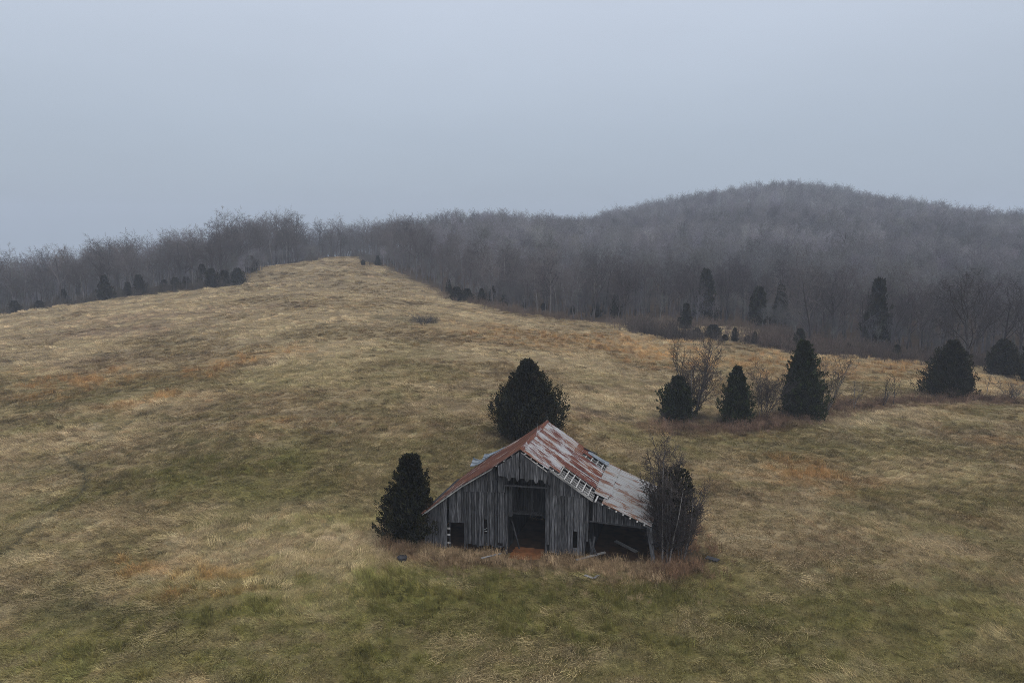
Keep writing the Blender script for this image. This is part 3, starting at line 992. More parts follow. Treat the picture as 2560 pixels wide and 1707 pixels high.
def cedar_mesh(seed, hgt, rad_, profile, clumps, per, size, fill=.35, rag=1.0):
    """foliage sprays gathered in clumps on limbs, filling a shaped cone"""
    r = np.random.default_rng(seed)
    ph, pr = np.array([q[0] for q in profile]), np.array([q[1] for q in profile])
    lob = r.uniform(0, 6.283, 4)
    n_in = int(clumps * per * (fill if profile is not HIGH else .12))
    # clump centres, more where the cone is wider
    cand_h = r.uniform(0.01, .985, clumps * 6)
    w = np.interp(cand_h, ph, pr) + .06
    cand_h = cand_h[r.uniform(0, 1, len(w)) < w / w.max()][:clumps]
    nc = len(cand_h)
    a = r.uniform(0, 6.283, nc)
    rr = np.interp(cand_h, ph, pr) * rad_
    rr = rr * (1 + rag * (.10 * np.sin(a + lob[2]) + .13 * np.sin(2 * a + lob[0] + 6 * cand_h) + .12 * np.sin(4 * a + lob[1] - 11 * cand_h) + .08 * np.sin(7 * a + lob[3] + 23 * cand_h))) * r.uniform(.5, .98, nc) * np.where(r.uniform(0, 1, nc) < .14, 1.08, 1.0)
    cx_, cy_, cz_ = rr * np.cos(a), rr * np.sin(a), cand_h * hgt
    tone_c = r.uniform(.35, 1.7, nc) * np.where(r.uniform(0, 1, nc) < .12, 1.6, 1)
    ci = np.repeat(np.arange(nc), per)
    m_ = len(ci)
    pw = np.interp(cand_h, ph, pr).clip(.25, 1)
    ls = r.uniform(.35, 1.0, nc) ** 1.5 * 1.75 * (.20 * rad_ + .32) * pw ** .5
    ax = np.stack([np.cos(a) * .55, np.sin(a) * .55, np.full(nc, .9)], 1) + r.normal(0, .16, (nc, 3))
    ax /= np.linalg.norm(ax, axis=1)[:, None]
    u = r.uniform(0, 1, m_) ** .85
    wd = ls[ci] * .27 * (1.08 - u)
    px = cx_[ci] + ax[ci, 0] * ls[ci] * (u - .55) + r.normal(0, 1, m_) * wd
    py = cy_[ci] + ax[ci, 1] * ls[ci] * (u - .55) + r.normal(0, 1, m_) * wd
    pz = np.maximum(cz_[ci] + ax[ci, 2] * ls[ci] * (u - .55) + r.normal(0, .6, m_) * wd, .05)
    tone = tone_c[ci] * r.uniform(.75, 1.3, m_)
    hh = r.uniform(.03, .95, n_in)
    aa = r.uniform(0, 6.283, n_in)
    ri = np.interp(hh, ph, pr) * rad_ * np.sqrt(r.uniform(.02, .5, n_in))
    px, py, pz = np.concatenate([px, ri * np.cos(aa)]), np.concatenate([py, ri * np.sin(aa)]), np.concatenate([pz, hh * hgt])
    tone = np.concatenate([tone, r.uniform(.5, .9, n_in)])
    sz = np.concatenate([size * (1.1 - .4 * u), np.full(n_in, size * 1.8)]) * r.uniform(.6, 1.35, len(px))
    n_ = len(px)
    out = np.stack([px, py, np.zeros(n_)], 1)
    out /= np.linalg.norm(out, axis=1)[:, None] + 1e-6
    d = out * .55 + np.array([0, 0, .85]) + r.normal(0, .33, (n_, 3))
    d /= np.linalg.norm(d, axis=1)[:, None]
    side = np.cross(d, r.normal(0, 1, (n_, 3)))
    side /= np.linalg.norm(side, axis=1)[:, None] + 1e-6
    p = np.stack([px, py, pz], 1)
    v = np.empty((n_, 4, 3))
    v[:, 0] = p
    v[:, 1] = p + d * (sz * .5)[:, None] + side * (sz * .20)[:, None]
    v[:, 2] = p + d * sz[:, None]
    v[:, 3] = p + d * (sz * .5)[:, None] - side * (sz * .20)[:, None]
    f = np.arange(n_ * 4).reshape(n_, 4)
    return v.reshape(-1, 3), f, np.repeat(tone, 4)


def trunk_mesh(seed, hgt, r0):
    r = np.random.default_rng(seed)
    tb = Tubes()
    pts = [np.array([0, 0, -.3])]
    for k in range(6):
        pts.append(np.array([r.normal(0, .03) * k, r.normal(0, .03) * k, hgt * (k + 1) / 6.3]))
    tb.tube(pts, [r0 * (1 - .14 * k) for k in range(7)], 7)
    for k in range(10):
        a = r.uniform(0, 6.283)
        z0 = hgt * r.uniform(.08, .7)
        p = np.array([0, 0, z0])
        q = p + np.array([math.cos(a), math.sin(a), .5]) * hgt * .14 * (1 - z0 / hgt + .3)
        tb.tube([p, (p + q) / 2 + np.array([0, 0, -.03]), q], [r0 * .4, r0 * .3, .012], 4)
    return tb


def cedar(px, py_base, py_top, w_px, profile, label, seed, clumps=420, per=26, size=.34, material=None, group=None, base=None, lean=0.0, rag=1.0):
    b = ground(px, py_base) if base is None else np.array(base)
    hgt = top_height(b, py_top)
    e_ = tag(empty('cedar_tree', b), label, 'tree', group)
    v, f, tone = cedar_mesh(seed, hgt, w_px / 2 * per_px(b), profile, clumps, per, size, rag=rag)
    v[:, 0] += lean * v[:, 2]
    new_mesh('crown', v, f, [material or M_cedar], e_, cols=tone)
    tb = trunk_mesh(seed, hgt * .9, .05 + .016 * hgt)
    new_mesh('trunk', tb.v, tb.f, [M_bark], e_, smooth=True)
    return e_


TEAR = [(0, .45), (.08, .76), (.20, .98), (.34, 1.0), (.48, .88), (.62, .67), (.77, .44), (.90, .20), (1, .03)]
CONE = [(0, .55), (.06, .9), (.18, 1.0), (.35, .9), (.55, .72), (.75, .50), (.9, .26), (1, .05)]
SPLIT = [(0, .3), (.10, .8), (.26, 1.0), (.40, .88), (.52, .62), (.68, .50), (.82, .36), (.94, .24), (1, .05)]
HIGH = [(0, .02), (.2, .06), (.32, .6), (.45, .95), (.62, 1.0), (.8, .82), (.93, .5), (1, .15)]
BROAD = [(0, .75), (.1, 1.0), (.3, 1.0), (.5, .80), (.65, .58), (.8, .38), (1, .05)]
ROUND = [(0, .7), (.15, 1), (.4, 1), (.7, .75), (.9, .4), (1, .1)]
cedar(1318, 1093, 898, 196, TEAR, 'big dark teardrop cedar standing alone right behind the barn roof', 1, 1100, 46, .22, rag=.45)
cedar(1030, 1352, 1136, 158, SPLIT, 'bronzed dark cedar against the low left corner of the barn', 2, 700, 44, .22, rag=1.6)
b = P0 + BU * 10.35 + BV * 2.9; b[2] = height(b[0], b[1])[0]
cedar(1700, 0, 1165, 132, HIGH, 'dark bushy cedar tangled in the thicket beside the lean-to roof', 3, 190, 22, .22, base=b)
cedar(1693, 1052, 940, 84, ROUND, 'short stubby cedar half hidden by the bare tree in the fence row', 4, 420, 42, .22, M_cedar_green, rag=1.6)
cedar(1838, 1054, 914, 82, CONE, 'slim pointed cedar in the fence row beside a twiggy grey bush', 5, 460, 42, .22, M_cedar_green, rag=1.6)
cedar(2000, 1040, 848, 116, CONE, 'tallest green cedar of the fence row, rising above the tan field', 6, 700, 44, .23, M_cedar_green, rag=1.6)
cedar(2372, 990, 850, 132, BROAD, 'wide skirted dark cedar at the far end of the weedy fence row', 7, 700, 42, .25, rag=1.6)
cedar(2502, 938, 850, 76, ROUND, 'round dark cedar at the wood edge past the wide skirted cedar', 8, 400, 36, .28)
cedar(2585, 955, 845, 84, ROUND, 'dark cedar cut by the picture edge under pale drooping branches', 9, 400, 36, .28)

# cedars at the wood's edge: three shared crowns, each placed with its own size
FARC = []
for k, pr in enumerate((CONE, ROUND, [(0, .6), (.1, .95), (.3, 1), (.55, .85), (.8, .6), (.93, .35), (1, .1)], SPLIT)):
    v, f, tone = cedar_mesh(60 + k, 6.0, 1.7, pr, 190, 26, .34, rag=1.5)
    a = new_mesh('crown', v, f, [M_cedar], cols=tone, link=False)
    tb = trunk_mesh(60 + k, 5.2, .13)
    b = new_mesh('trunk', tb.v, tb.f, [M_bark], link=False)
    FARC.append((a.data, b.data))
    bpy.data.objects.remove(a); bpy.data.objects.remove(b)
FAR_CEDARS = [
    (264, 752, 690, 44, 0, 'lone dark cone shaped cedar in front of the grey wood'),
    (38, 786, 752, 34, 1, 'low dark cedar at the left border of the wood edge'),
    (100, 776, 752, 30, 1, 'small dim cedar low in the wood edge, near the left border'),
    (412, 735, 700, 34, 0, 'small dark cedar in the middle of the wood edge on the slope'),
    (440, 731, 694, 30, 2, 'small dark cedar just right of another one on the slope edge'),
    (468, 728, 692, 36, 3, 'wide bushy cedar before the cedar clump on the field shoulder'),
    (530, 720, 672, 38, 2, 'back cedar of the dark clump on the field shoulder'),
    (562, 716, 676, 36, 1, 'middle cedar of the dark clump on the field shoulder'),
    (595, 713, 671, 38, 1, 'rounded cedar ending the dark clump at the field shoulder corner'),
    (627, 682, 640, 42, 1, 'lone rounded cedar in the notch of the wood near the hilltop'),
    (908, 664, 650, 14, 1, 'tiny round cedar at the hilltop beside a spindly bare tree'),
    (945, 667, 640, 20, 3, 'small cedar on the field brow under the skyline trees'),
    (1122, 738, 700, 18, 1, 'small dim cedar just above the dark bush at the pasture corner'),
    (1142, 752, 718, 40, 1, 'dark bushy cedar at the inner corner of the pasture'),
    (1168, 755, 722, 36, 1, 'second dark bush of the pair at the inner pasture corner'),
    (1204, 760, 722, 24, 2, 'narrow cedar between the corner bushes and a taller pointed cedar'),
    (1232, 764, 716, 24, 0, 'pointed narrow cedar in the shade of the grey wood'),
    (1262, 768, 738, 34, 3, 'low spreading cedar along the middle of the wood edge'),
    (1311, 774, 742, 15, 2, 'very slim cedar standing apart on the wood edge'),
    (1359, 778, 758, 18, 1, 'tiny round cedar in front of grey trunks'),
    (1432, 786, 764, 15, 1, 'tiny dark cedar beside the pair near the pasture bend'),
    (1490, 794, 755, 32, 3, 'ragged cedar left of the tall column shaped cedar'),
    (1538, 797, 738, 29, 2, 'tall column shaped cedar on the wood edge'),
    (1762, 806, 676, 66, 0, 'tallest dark cedar inside the wood below the hill'),
    (1714, 826, 760, 40, 3, 'shaggy cedar leaning against the tallest wood cedar'),
    (1893, 820, 718, 56, 2, 'left one of two tall cedars side by side in the wood'),
    (1950, 820, 716, 54, 0, 'right one of two tall cedars side by side in the wood'),
    (2186, 868, 700, 76, 3, 'ragged tall cedar behind pale branches in the valley wood'),
    (1742, 846, 820, 30, 1, 'squat dark bush cedar left of the round one before the tan gap'),
    (1782, 850, 812, 50, 1, 'round dark cedar before the gap of tan grass'),
    (1812, 852, 836, 20, 1, 'tiny cedar tucked right of the round one before the tan gap'),
    (1836, 853, 820, 22, 0, 'small pointed cedar standing alone in the gap of tan grass'),
    (1868, 858, 838, 18, 1, 'tiny cedar at the end of the tan grass gap'),
    (1886, 860, 830, 22, 0, 'small cedar beside the brown brush after the tan gap'),
    (1998, 876, 822, 34, 2, 'dark cedar rising behind the tip of the tallest fence row cedar'),
    (2120, 888, 858, 22, 1, 'low rusty cedar in the brush below the valley wood'),
    (2240, 900, 862, 30, 2, 'dim dark cedar at the wood foot before the big bare tree'),
    (160, 764, 724, 34, 3, 'dim dark cedar among grey trunks, next before the lone cone shaped cedar'),
    (322, 746, 706, 32, 3, 'shadowy cedar among trunks just beyond the lone cone shaped cedar'),
    (350, 742, 688, 34, 2, 'taller shadowy cedar between the lone cone shaped cedar and the slope cedars'),
    (508, 720, 662, 36, 0, 'tallest cedar set back behind the clump on the field shoulder'),
]
fr = np.random.default_rng(77)
for (px, pb, pt, w, k, lab) in FAR_CEDARS:
    b = ground(px, pb)
    if px < 520 and px != 264:                          # these stand a little way in among the trunks
        q = b[:2] * (1 + fr.uniform(4, 12) / b[1])
        b = np.array([q[0], q[1], height(q[0], q[1])[0]])
    hh = top_height(b, pt)
    e_ = tag(empty('cedar_tree', b), lab, 'tree')
    e_.rotation_euler = (0, 0, fr.uniform(0, 6.28))
    s_ = w / 2 * per_px(b) / 1.95
    e_.scale = (s_, s_, hh / 6.0)
    for nm, me in zip(('crown', 'trunk'), FARC[k]):
        c = bpy.data.objects.new(nm, me)
        COL.objects.link(c)
        c.parent = e_


# ---- bare trees, saplings and shrubs that stand apart ----
def lone_tree(name, px, py_base, py_top, label, cat, seed, base=None, stems=1, spread=.8, counts=(10, 6, 4, 3), first=.2, ratio=(.5, .5, .5, .5), rad=.012, twig=.012, fan=.3, group=None, up=.25, round_=False):
    b = ground(px, py_base) if base is None else np.array(base)
    hgt = top_height(b, py_top)
    e_ = tag(empty(name, b), label, cat, group)
    r = np.random.default_rng(seed)
    crown = Tubes()
    for s in range(stems):
        hh = hgt * (1.0 if s == 0 else r.uniform(.6, .95))
        t_, c_ = bare_tree(seed * 31 + s, hh, hh * rad, first, spread, counts, ratio, up, twig, round_)
        an = r.uniform(0, 6.283)
        off = np.array([math.cos(an), math.sin(an), 0])
        lean_ = fan * r.uniform(.3, 1.0) if stems > 1 else fan * .1
        def place(vs_):
            vv = np.array(vs_)
            return vv + off[None] * (vv[:, 2:3] * lean_ + (.12 * stems ** .5 if stems > 1 else 0))
        new_mesh('trunk' if stems == 1 else 'stem', place(t_.v).tolist(), t_.f, [M_bark], e_, smooth=True).color = (.55, .53, .54, 1) if b[1] > 100 else (.9, .9, .9, 1)
        o_ = len(crown.v)
        crown.v += [tuple(q) for q in place(c_.v)]
        crown.f += [tuple(i + o_ for i in q) for q in c_.f]
    new_mesh('crown', crown.v, crown.f, [M_dark_twig if b[1] < 130 else M_twig], e_)
    return e_


lone_tree('bare_tree', 1732, 1048, 852, 'spreading leafless tree with brown twigs behind the stubby cedar', 'tree', 11, spread=.75, counts=(13, 8, 5, 3), first=.15, ratio=(.50, .5, .5, .5), rad=.014, twig=.02, stems=6, fan=.42)
lone_tree('bare_shrub', 1908, 1046, 925, 'twiggy grey bush leaning on the slim pointed cedar', 'shrub', 12, stems=10, fan=.4, counts=(11, 7, 5, 2), rad=.009, twig=.018)
lone_tree('bare_tree', 2058, 1035, 880, 'pale thin leafless tree just right of the tallest fence row cedar', 'tree', 13, stems=7, fan=.45, counts=(10, 6, 3, 2), rad=.008, twig=.016, first=.15)
lone_tree('sapling', 2132, 1022, 945, 'short twiggy sapling between the pale thin tree and the sapling pair', 'sapling', 14, stems=2, fan=.2, counts=(8, 4, 3), rad=.012, twig=.018)
lone_tree('sapling', 2208, 1015, 930, 'many stemmed sapling in the middle of the weedy fence row', 'sapling', 15, stems=4, fan=.25, counts=(8, 4, 2), rad=.012, twig=.016)
lone_tree('sapling', 2234, 1012, 926, 'thin upright sapling with a bare single stem in the fence row', 'sapling', 16, counts=(9, 4, 2), rad=.013, twig=.018)
lone_tree('sapling', 2466, 990, 918, 'spindly sapling standing just past the wide skirted cedar', 'sapling', 17, counts=(8, 3, 2), rad=.012, twig=.018)
lone_tree('bare_shrub', 2528, 1004, 938, 'fan shaped leafless bush at the end of the fence row', 'shrub', 18, stems=9, fan=.7, counts=(8, 5, 3), rad=.010, twig=.018)
lone_tree('bare_shrub', 1060, 812, 782, 'lone low twiggy bush out in the open upper pasture', 'shrub', 19, stems=16, fan=1.3, counts=(6, 5, 3), rad=.012, twig=.026)
lone_tree('bare_shrub', 1668, 1055, 1005, 'low brown bramble bush at the foot of the stubby cedar', 'shrub', 20, stems=10, fan=.6, counts=(6, 4, 2), rad=.010, twig=.014)
lone_tree('bare_tree', 924, 664, 618, 'spindly lone tree at the brow of the pasture under the skyline', 'tree', 21, counts=(9, 4, 3), rad=.012, twig=.03)
lone_tree('bare_tree', 2418, 925, 650, 'big pale barked spreading tree in front of the valley wood', 'tree', 22, counts=(14, 8, 6, 4), round_=True, up=.3, ratio=(.68, .5, .5, .5), rad=.016, twig=.03, spread=.95, first=.15)
lone_tree('bare_tree', 2025, 872, 612, 'tall wide crowned leafless tree rising above the wood behind the fence row', 'tree', 23, counts=(14, 8, 6, 4), round_=True, up=.3, ratio=(.68, .5, .5, .5), rad=.013, twig=.03, spread=.8, first=.2)
lone_tree('bare_tree', 690, 660, 522, 'broad tall skyline tree with a dense fan of twigs near the hilltop', 'tree', 24, counts=(16, 8, 6, 5), round_=True, up=.3, ratio=(.68, .5, .5, .5), rad=.014, twig=.04, spread=.85, first=.22)
# the thicket by the lean-to
THICKET = [
    (9.8, 1.7, 1085, 1, 31, .18, 'tallest grey bare tree beside the lean-to corner'),
    (10.0, .1, 1175, 5, 32, .14, 'slender grey stems crowding the leaning lean-to post'),
    (10.1, .9, 1140, 6, 33, .20, 'thin leafless stems in the thicket in front of the bushy cedar'),
    (10.9, 1.6, 1200, 6, 34, .26, 'outermost twiggy shrub of the thicket, away from the lean-to'),
    (9.5, 3.6, 1110, 5, 35, .22, 'hazy brown shrub behind the lean-to roof edge'),
    (10.6, 3.4, 1150, 5, 36, .24, 'twiggy shrub behind the bushy cedar of the thicket'),
]
for (s, t, top, st, sd_, fan_, lab) in THICKET:
    b = P0 + BU * s + BV * t
    b[2] = height(b[0], b[1])[0]
    lone_tree('bare_tree' if st == 1 else 'bare_shrub', 0, 0, top, lab, 'tree' if st == 1 else 'shrub', sd_, base=b, stems=st, fan=fan_, counts=(18, 8, 5, 3) if st == 1 else (15, 8, 5), rad=.010, twig=.017, first=.25 if st == 1 else .18, ratio=(.34, .5, .5, .5), spread=.85)

# ----------------------------------------------------------------------------
# the barn: local frame s along the front, t into the depth, z up
# ----------------------------------------------------------------------------
BZ = np.array([0, 0, 1.0])
barn = tag(empty('old_barn', P0), 'weathered grey board barn with rusty tin roof, hay hood, open drive bay and lean-to', 'barn')
br = np.random.default_rng(2024)


def L(s, t, z):
    return BU * s + BV * t + BZ * z


class MB:
    """boards, poles and sheets of one part"""
    def __init__(self):
        self.v, self.f, self.uv, self.c = [], [], [], []

    def hexa(self, p, uv, tone):
        """p: 8 corners (4 of one face, then 4 of the opposite)"""
        o_ = len(self.v)
        self.v += [tuple(q) for q in p]
        self.uv += list(uv) + list(uv)
        self.c += [tone] * 8
        for q in ((0, 1, 2, 3), (7, 6, 5, 4), (0, 4, 5, 1), (1, 5, 6, 2), (2, 6, 7, 3), (3, 7, 4, 0)):
            self.f.append(tuple(o_ + k for k in q))

    def bar(self, a, b, w, h, tone=None, up=BZ):
        """a squared pole or board from a to b, w wide and h deep along up"""
        a, b = np.asarray(a, float), np.asarray(b, float)
        d = (b - a) / np.linalg.norm(b - a)
        x = np.cross(d, up); x /= np.linalg.norm(x)
        y = np.cross(x, d)
        x, y = x * w / 2, y * h / 2
        o_ = br.uniform(0, 40)
        ll = np.linalg.norm(b - a)
        self.hexa([a - x - y, a + x - y, b + x - y, b - x - y, a - x + y, a + x + y, b + x + y, b - x + y],
                  [(o_, 0), (o_ + w, 0), (o_ + w, ll), (o_, ll)], br.uniform(.75, 1.2) if tone is None else tone)

    def build(self, name, material, parent=barn):
        return new_mesh(name, self.v, self.f, [material], parent, cols=np.repeat(np.array(self.c)[:, None], 3, 1), uvs=self.uv)


def boards(mb, pos, a0, a1, bot, top, holes=(), width=.21, off=0.0, ragged=.05, gap=.024, thick=.024, lean=.012, tones=(.45, 1.5)):
    """upright boards between a0 and a1; bot and top are functions, holes (a0, a1, z0, z1, ...) are left open"""
    a = a0
    while a < a1 - .03:
        w = min(width * br.uniform(.72, 1.3), a1 - a)
        am = a + w / 2
        z0 = bot(am) + br.uniform(-ragged, ragged)
        spans = [(z0, None)]
        for (h0, h1, g0, g1) in holes:
            if h0 - .02 < am < h1 + .02:
                nxt = []
                for (q0, q1) in spans:
                    tt = top(am) if q1 is None else q1
                    if g1 < q0 or g0 > tt: nxt.append((q0, q1)); continue
                    if g0 - q0 > .08: nxt.append((q0, g0 + br.uniform(-.02, .02)))
                    if tt - g1 > .08: nxt.append((g1 + br.uniform(-.025, .025), q1))
                spans = nxt
        tone = br.uniform(*tones)
        ro = br.uniform(0, 60)
        oo = off + br.uniform(0, .012)
        le = br.normal(0, lean)
        for (q0, q1) in spans:
            tl, tr = (top(a), top(a + w)) if q1 is None else (q1, q1)
            if min(tl, tr) - q0 < .05: tl = tr = max(tl, tr)
            g = gap * br.uniform(.3, 1.6)
            cs = [(a + le * .5, q0 + br.uniform(-.015, .015)), (a + w - g + le * .5, q0 + br.uniform(-.015, .015)), (a + w - g - le * .5, tr), (a - le * .5, tl)]
            mb.hexa([pos(x_, z_, oo) for x_, z_ in cs] + [pos(x_, z_, oo + thick) for x_, z_ in cs], [(ro + x_, z_) for x_, z_ in cs], tone)
        a += w


RIDGE = 0.2
LEFT = np.array([(-6.98, 2.72), (-6.02, 3.50), (-4.08, 5.03), (-1.87, 6.47), (RIDGE, 7.97)])


def roof_z(s):
    if s <= RIDGE: return float(np.interp(s, LEFT[:, 0], LEFT[:, 1]))
    if s <= 5.12: return 8.10 - .672 * s
    return 4.66 - .434 * (s - 5.12)


front = lambda s, z, o: L(s, -o, z)
under = lambda s: roof_z(s) - .13
const = lambda v: (lambda a: v)

# front wall
mb = MB()
boards(mb, front, -6.97, -5.26, lambda s: .0 + .03 * math.sin(s * 3), under, width=.20, tones=(.75, 1.6), ragged=.08)
boards(mb, front, -5.10, -4.04, const(2.14), under, width=.19, ragged=.03)
boards(mb, front, -4.04, -1.06, lambda s: .52 + .05 * math.sin(s * 5), lambda s: min(under(s), 4.56), [(-2.56, -2.34, 1.42, 2.52), (-1.5, -1.36, .62, .85), (-3.9, -3.8, .9, 1.5)], width=.175, ragged=.07)
boards(mb, front, -4.02, -1.0, lambda s: 4.50 + .03 * (s + 4), under, off=.035, width=.22, ragged=.02, tones=(.6, 1.25))
mb.build('front_wall', M_wood)
mb = MB()
boards(mb, front, 1.82, 2.10, const(.95), lambda s: 4.66, width=.22)
boards(mb, front, 2.10, 4.62, lambda s: .36 + .03 * math.sin(s * 4), lambda s: 4.66, [(3.9, 3.96, .9, 2.1)], width=.21, ragged=.06, tones=(.6, 1.55))
boards(mb, front, 4.62, 4.80, const(1.4), lambda s: 4.66, width=.2)
boards(mb, front, 1.82, 4.80, lambda s: 4.60, lambda s: min(under(s), 6.6), off=.035, width=.24, ragged=.02)
mb.build('front_wall', M_wood)
# sheet of tin behind the missing board, a broken lath in it
mb = MB(); mb.bar(L(-2.58, .06, 1.72), L(-2.32, .06, 1.86), .05, .02, 1.5); mb.bar(L(-2.58, .06, 1.62), L(-2.32, .06, 1.60), .04, .02, 1.6); mb.build('broken_lath', M_pale)
mb = MB(); mb.bar(L(-2.45, .05, .55), L(-2.45, .05, 1.4), .26, .02, .9, up=BN); mb.build('patch_board', M_wood)
mb = MB()
for s in (-3.85, -3.35, -2.75, -2.1, -1.6, -1.15):
    mb.bar(L(s, .1, -.1), L(s + br.normal(0, .03), .1, .62), .05, .03, 1.2)
mb.build('bottom_stub', M_wood)
# door jamb with three lath blocks
for z in (1.63, 1.16, .55):
    mb = MB(); mb.bar(L(-5.27, -.01, z), L(-5.06, -.01, z), .04, .13, 1.1); mb.build('lath_block', M_pale)
mb = MB(); mb.bar(L(-5.12, .07, -.1), L(-5.12, .07, 2.3), .12, .1, .45, up=BN); mb.bar(L(-4.02, .07, -.1), L(-4.02, .07, 2.3), .1, .1, .7, up=BN); mb.bar(L(-5.2, .03, 2.16), L(-3.9, .03, 2.16), .06, .08, .6); mb.build('door_frame', M_wood)

# hay hood over the loft door: it stands forward of the wall
HT = -.72
hood_bot = lambda s: 5.95 - .02 * (s + 1)
hood = lambda s, z, o: L(s, HT - o, z)
mb = MB()
a, k = -1.35, 0
while a < 2.08:
    w = .31 * br.uniform(.9, 1.1)
    b_ = min(a + w, 2.12)
    pointed = k in (2, 4, 6, 8, 10)
    z0 = hood_bot(a) - (.22 if pointed else 0) + br.uniform(-.02, .02)
    if a < -1.0: z0 = 6.02
    tl, tr = under(a) + .0, under(b_) + .0
    tone, ro = br.uniform(.8, 1.35), br.uniform(0, 50)
    g = .05 if k == 4 else .014
    zz = hood_bot(a)
    if pointed and a >= -1.0:
        cs = [(a + .09, z0), (b_ - g - .09, z0), (b_ - g, zz), (a, zz)]
        mb.hexa([hood(x_, z_, 0) for x_, z_ in cs] + [hood(x_, z_, .024) for x_, z_ in cs], [(ro + x_, z_) for x_, z_ in cs], tone)
        z0 = zz
    if a < RIDGE < b_:
        cs = [(a, z0), (RIDGE, z0), (RIDGE, under(RIDGE)), (a, tl)]
        mb.hexa([hood(x_, z_, 0) for x_, z_ in cs] + [hood(x_, z_, .024) for x_, z_ in cs], [(ro + x_, z_) for x_, z_ in cs], tone)
        cs = [(RIDGE, z0), (b_ - g, z0), (b_ - g, tr), (RIDGE, under(RIDGE))]
    else:
        cs = [(a, z0), (b_ - g, z0), (b_ - g, tr), (a, tl)]
    mb.hexa([hood(x_, z_, 0) for x_, z_ in cs] + [hood(x_, z_, .024) for x_, z_ in cs], [(ro + x_, z_) for x_, z_ in cs], tone)
    a = b_; k += 1
for s_, zb in ((-1.35, 6.02), (2.12, 5.6)):       # cheeks back to the wall
    cs = [(HT + .03, zb), (-.05, zb - .3), (-.05, under(s_)), (HT + .03, under(s_))]
    mb.hexa([L(s_, t_, z_) for t_, z_ in cs] + [L(s_ + .024, t_, z_) for t_, z_ in cs], [(t_, z_) for t_, z_ in cs], .8)
mb.build('hay_hood', M_wood)
star = []  # dark plate drawn where the star cut-out opens into shade
for k in range(10):
    an = math.pi / 2 + k * math.pi / 5
    rr_ = .16 if k % 2 == 0 else .065
    star.append((RIDGE - .02 + rr_ * math.cos(an), 7.18 + rr_ * math.sin(an)))
sv = [L(x_, HT - .034, z_) for x_, z_ in star] + [L(x_, HT - .020, z_) for x_, z_ in star] + [L(RIDGE - .02, HT - .034, 7.18)]
new_mesh('star', sv, [(20, (k + 1) % 10, k) for k in range(10)] + [(k, (k + 1) % 10, 10 + (k + 1) % 10, 10 + k) for k in range(10)], [M_iron], barn)
mb = MB(); mb.bar(L(-1.05, -.30, 5.22), L(1.95, -.30, 5.22), .10, .10, .75); mb.build('hay_rail', M_wood)
# loft wall, set back in the bay; back boards toned dark for shade
mb = MB()
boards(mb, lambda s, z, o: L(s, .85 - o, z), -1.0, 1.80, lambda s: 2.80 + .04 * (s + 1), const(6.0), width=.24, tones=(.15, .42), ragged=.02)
boards(mb, lambda s, z, o: L(s, .20 - o, z), -1.04, -.55, lambda s: 2.80, const(5.0), width=.20, tones=(.6, 1.0))
mb.build('loft_wall', M_wood)
mb = MB(); mb.bar(L(-1.04, .82, 2.78), L(1.8, .82, 2.90), .12, .10, .7); mb.build('loft_beam', M_wood)
mb = MB()
mb.bar(L(-1.0, .12, -.1), L(-1.0, .12, 6.2), .15, .15, .85, up=BN); mb.bar(L(1.82, .12, -.1), L(1.82, .12, 6.2), .15, .15, .85, up=BN)
mb.bar(L(-1.0, .9, 2.8), L(-.1, .2, .4), .09, .05, .5)
mb.build('bay_post', M_wood)
for (s0, s1) in ((-6.9, -1.1), (-1.0, 1.75), (1.85, 4.8)):
    mb = MB()
    cs = [(s0, .3), (s1, .3), (s1, DEPTH - .05), (s0, DEPTH - .05)]
    mb.hexa([L(s_, t_, 2.92) for s_, t_ in cs] + [L(s_, t_, 2.98) for s_, t_ in cs], cs, .35)  # tone lowered to carry the indoor shade
    mb.build('loft_floor', M_wood)
for s_, zt in ((-1.08, 5.2), (1.90, 5.2), (4.86, 4.5)):
    mb = MB()
    boards(mb, lambda t, z, o: L(s_ - o, t, z), .25, DEPTH - .05, const(.0), const(zt), width=.24, tones=(.22, .5))  # board tones lowered to put the indoor shade into their colour
    mb.build('partition', M_wood)
mb = MB()
boards(mb, lambda t, z, o: L(-6.97 - o, t, z), .05, DEPTH, const(.05), const(2.62), width=.22)
mb.build('side_wall', M_wood)
mb = MB()
boards(mb, lambda t, z, o: L(9.0 + o, t, z), .35, DEPTH + .3, const(.0), const(2.85), width=.24, gap=.03)
mb.build('side_wall', M_wood)
mb = MB()
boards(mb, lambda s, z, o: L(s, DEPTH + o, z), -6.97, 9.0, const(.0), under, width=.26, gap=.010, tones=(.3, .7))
mb.build('back_wall', M_wood)
# lean-to front: apron over the open bay, dangling boards, broken corner post
mb = MB()
boards(mb, front, 5.05, 8.72, lambda s: 2.92 - .06 * (s - 5), lambda s: roof_z(s) - .14, width=.20, ragged=.02, tones=(.6, 1.2))
mb.bar(L(4.9, -.05, 2.92), L(8.75, -.05, 2.70), .04, .09, .6)
mb.build('lean_to_apron', M_wood)
mb = MB()
for s_, ds, w in ((4.95, .55, .16), (5.2, -.25, .14), (4.86, .28, .12)):
    mb.bar(L(s_, .1, 1.6 + br.uniform(-.3, .2)), L(s_ + ds, -.05, .15), w, .025, .6, up=BN)
mb.build('dangling_board', M_wood)
mb = MB()
mb.bar(L(8.78, -.03, 2.75), L(9.10, -.15, .95), .19, .03, 1.15, up=BN); mb.bar(L(8.98, -.05, 2.78), L(9.32, -.20, .15), .15, .04, 1.3, up=BN); mb.bar(L(8.86, .04, 2.7), L(9.22, -.02, .3), .16, .16, .8, up=BN); mb.bar(L(9.0, -.1, 1.5), L(9.22, -.22, .1), .14, .03, 1.0, up=BN)
mb.build('corner_post', M_wood)

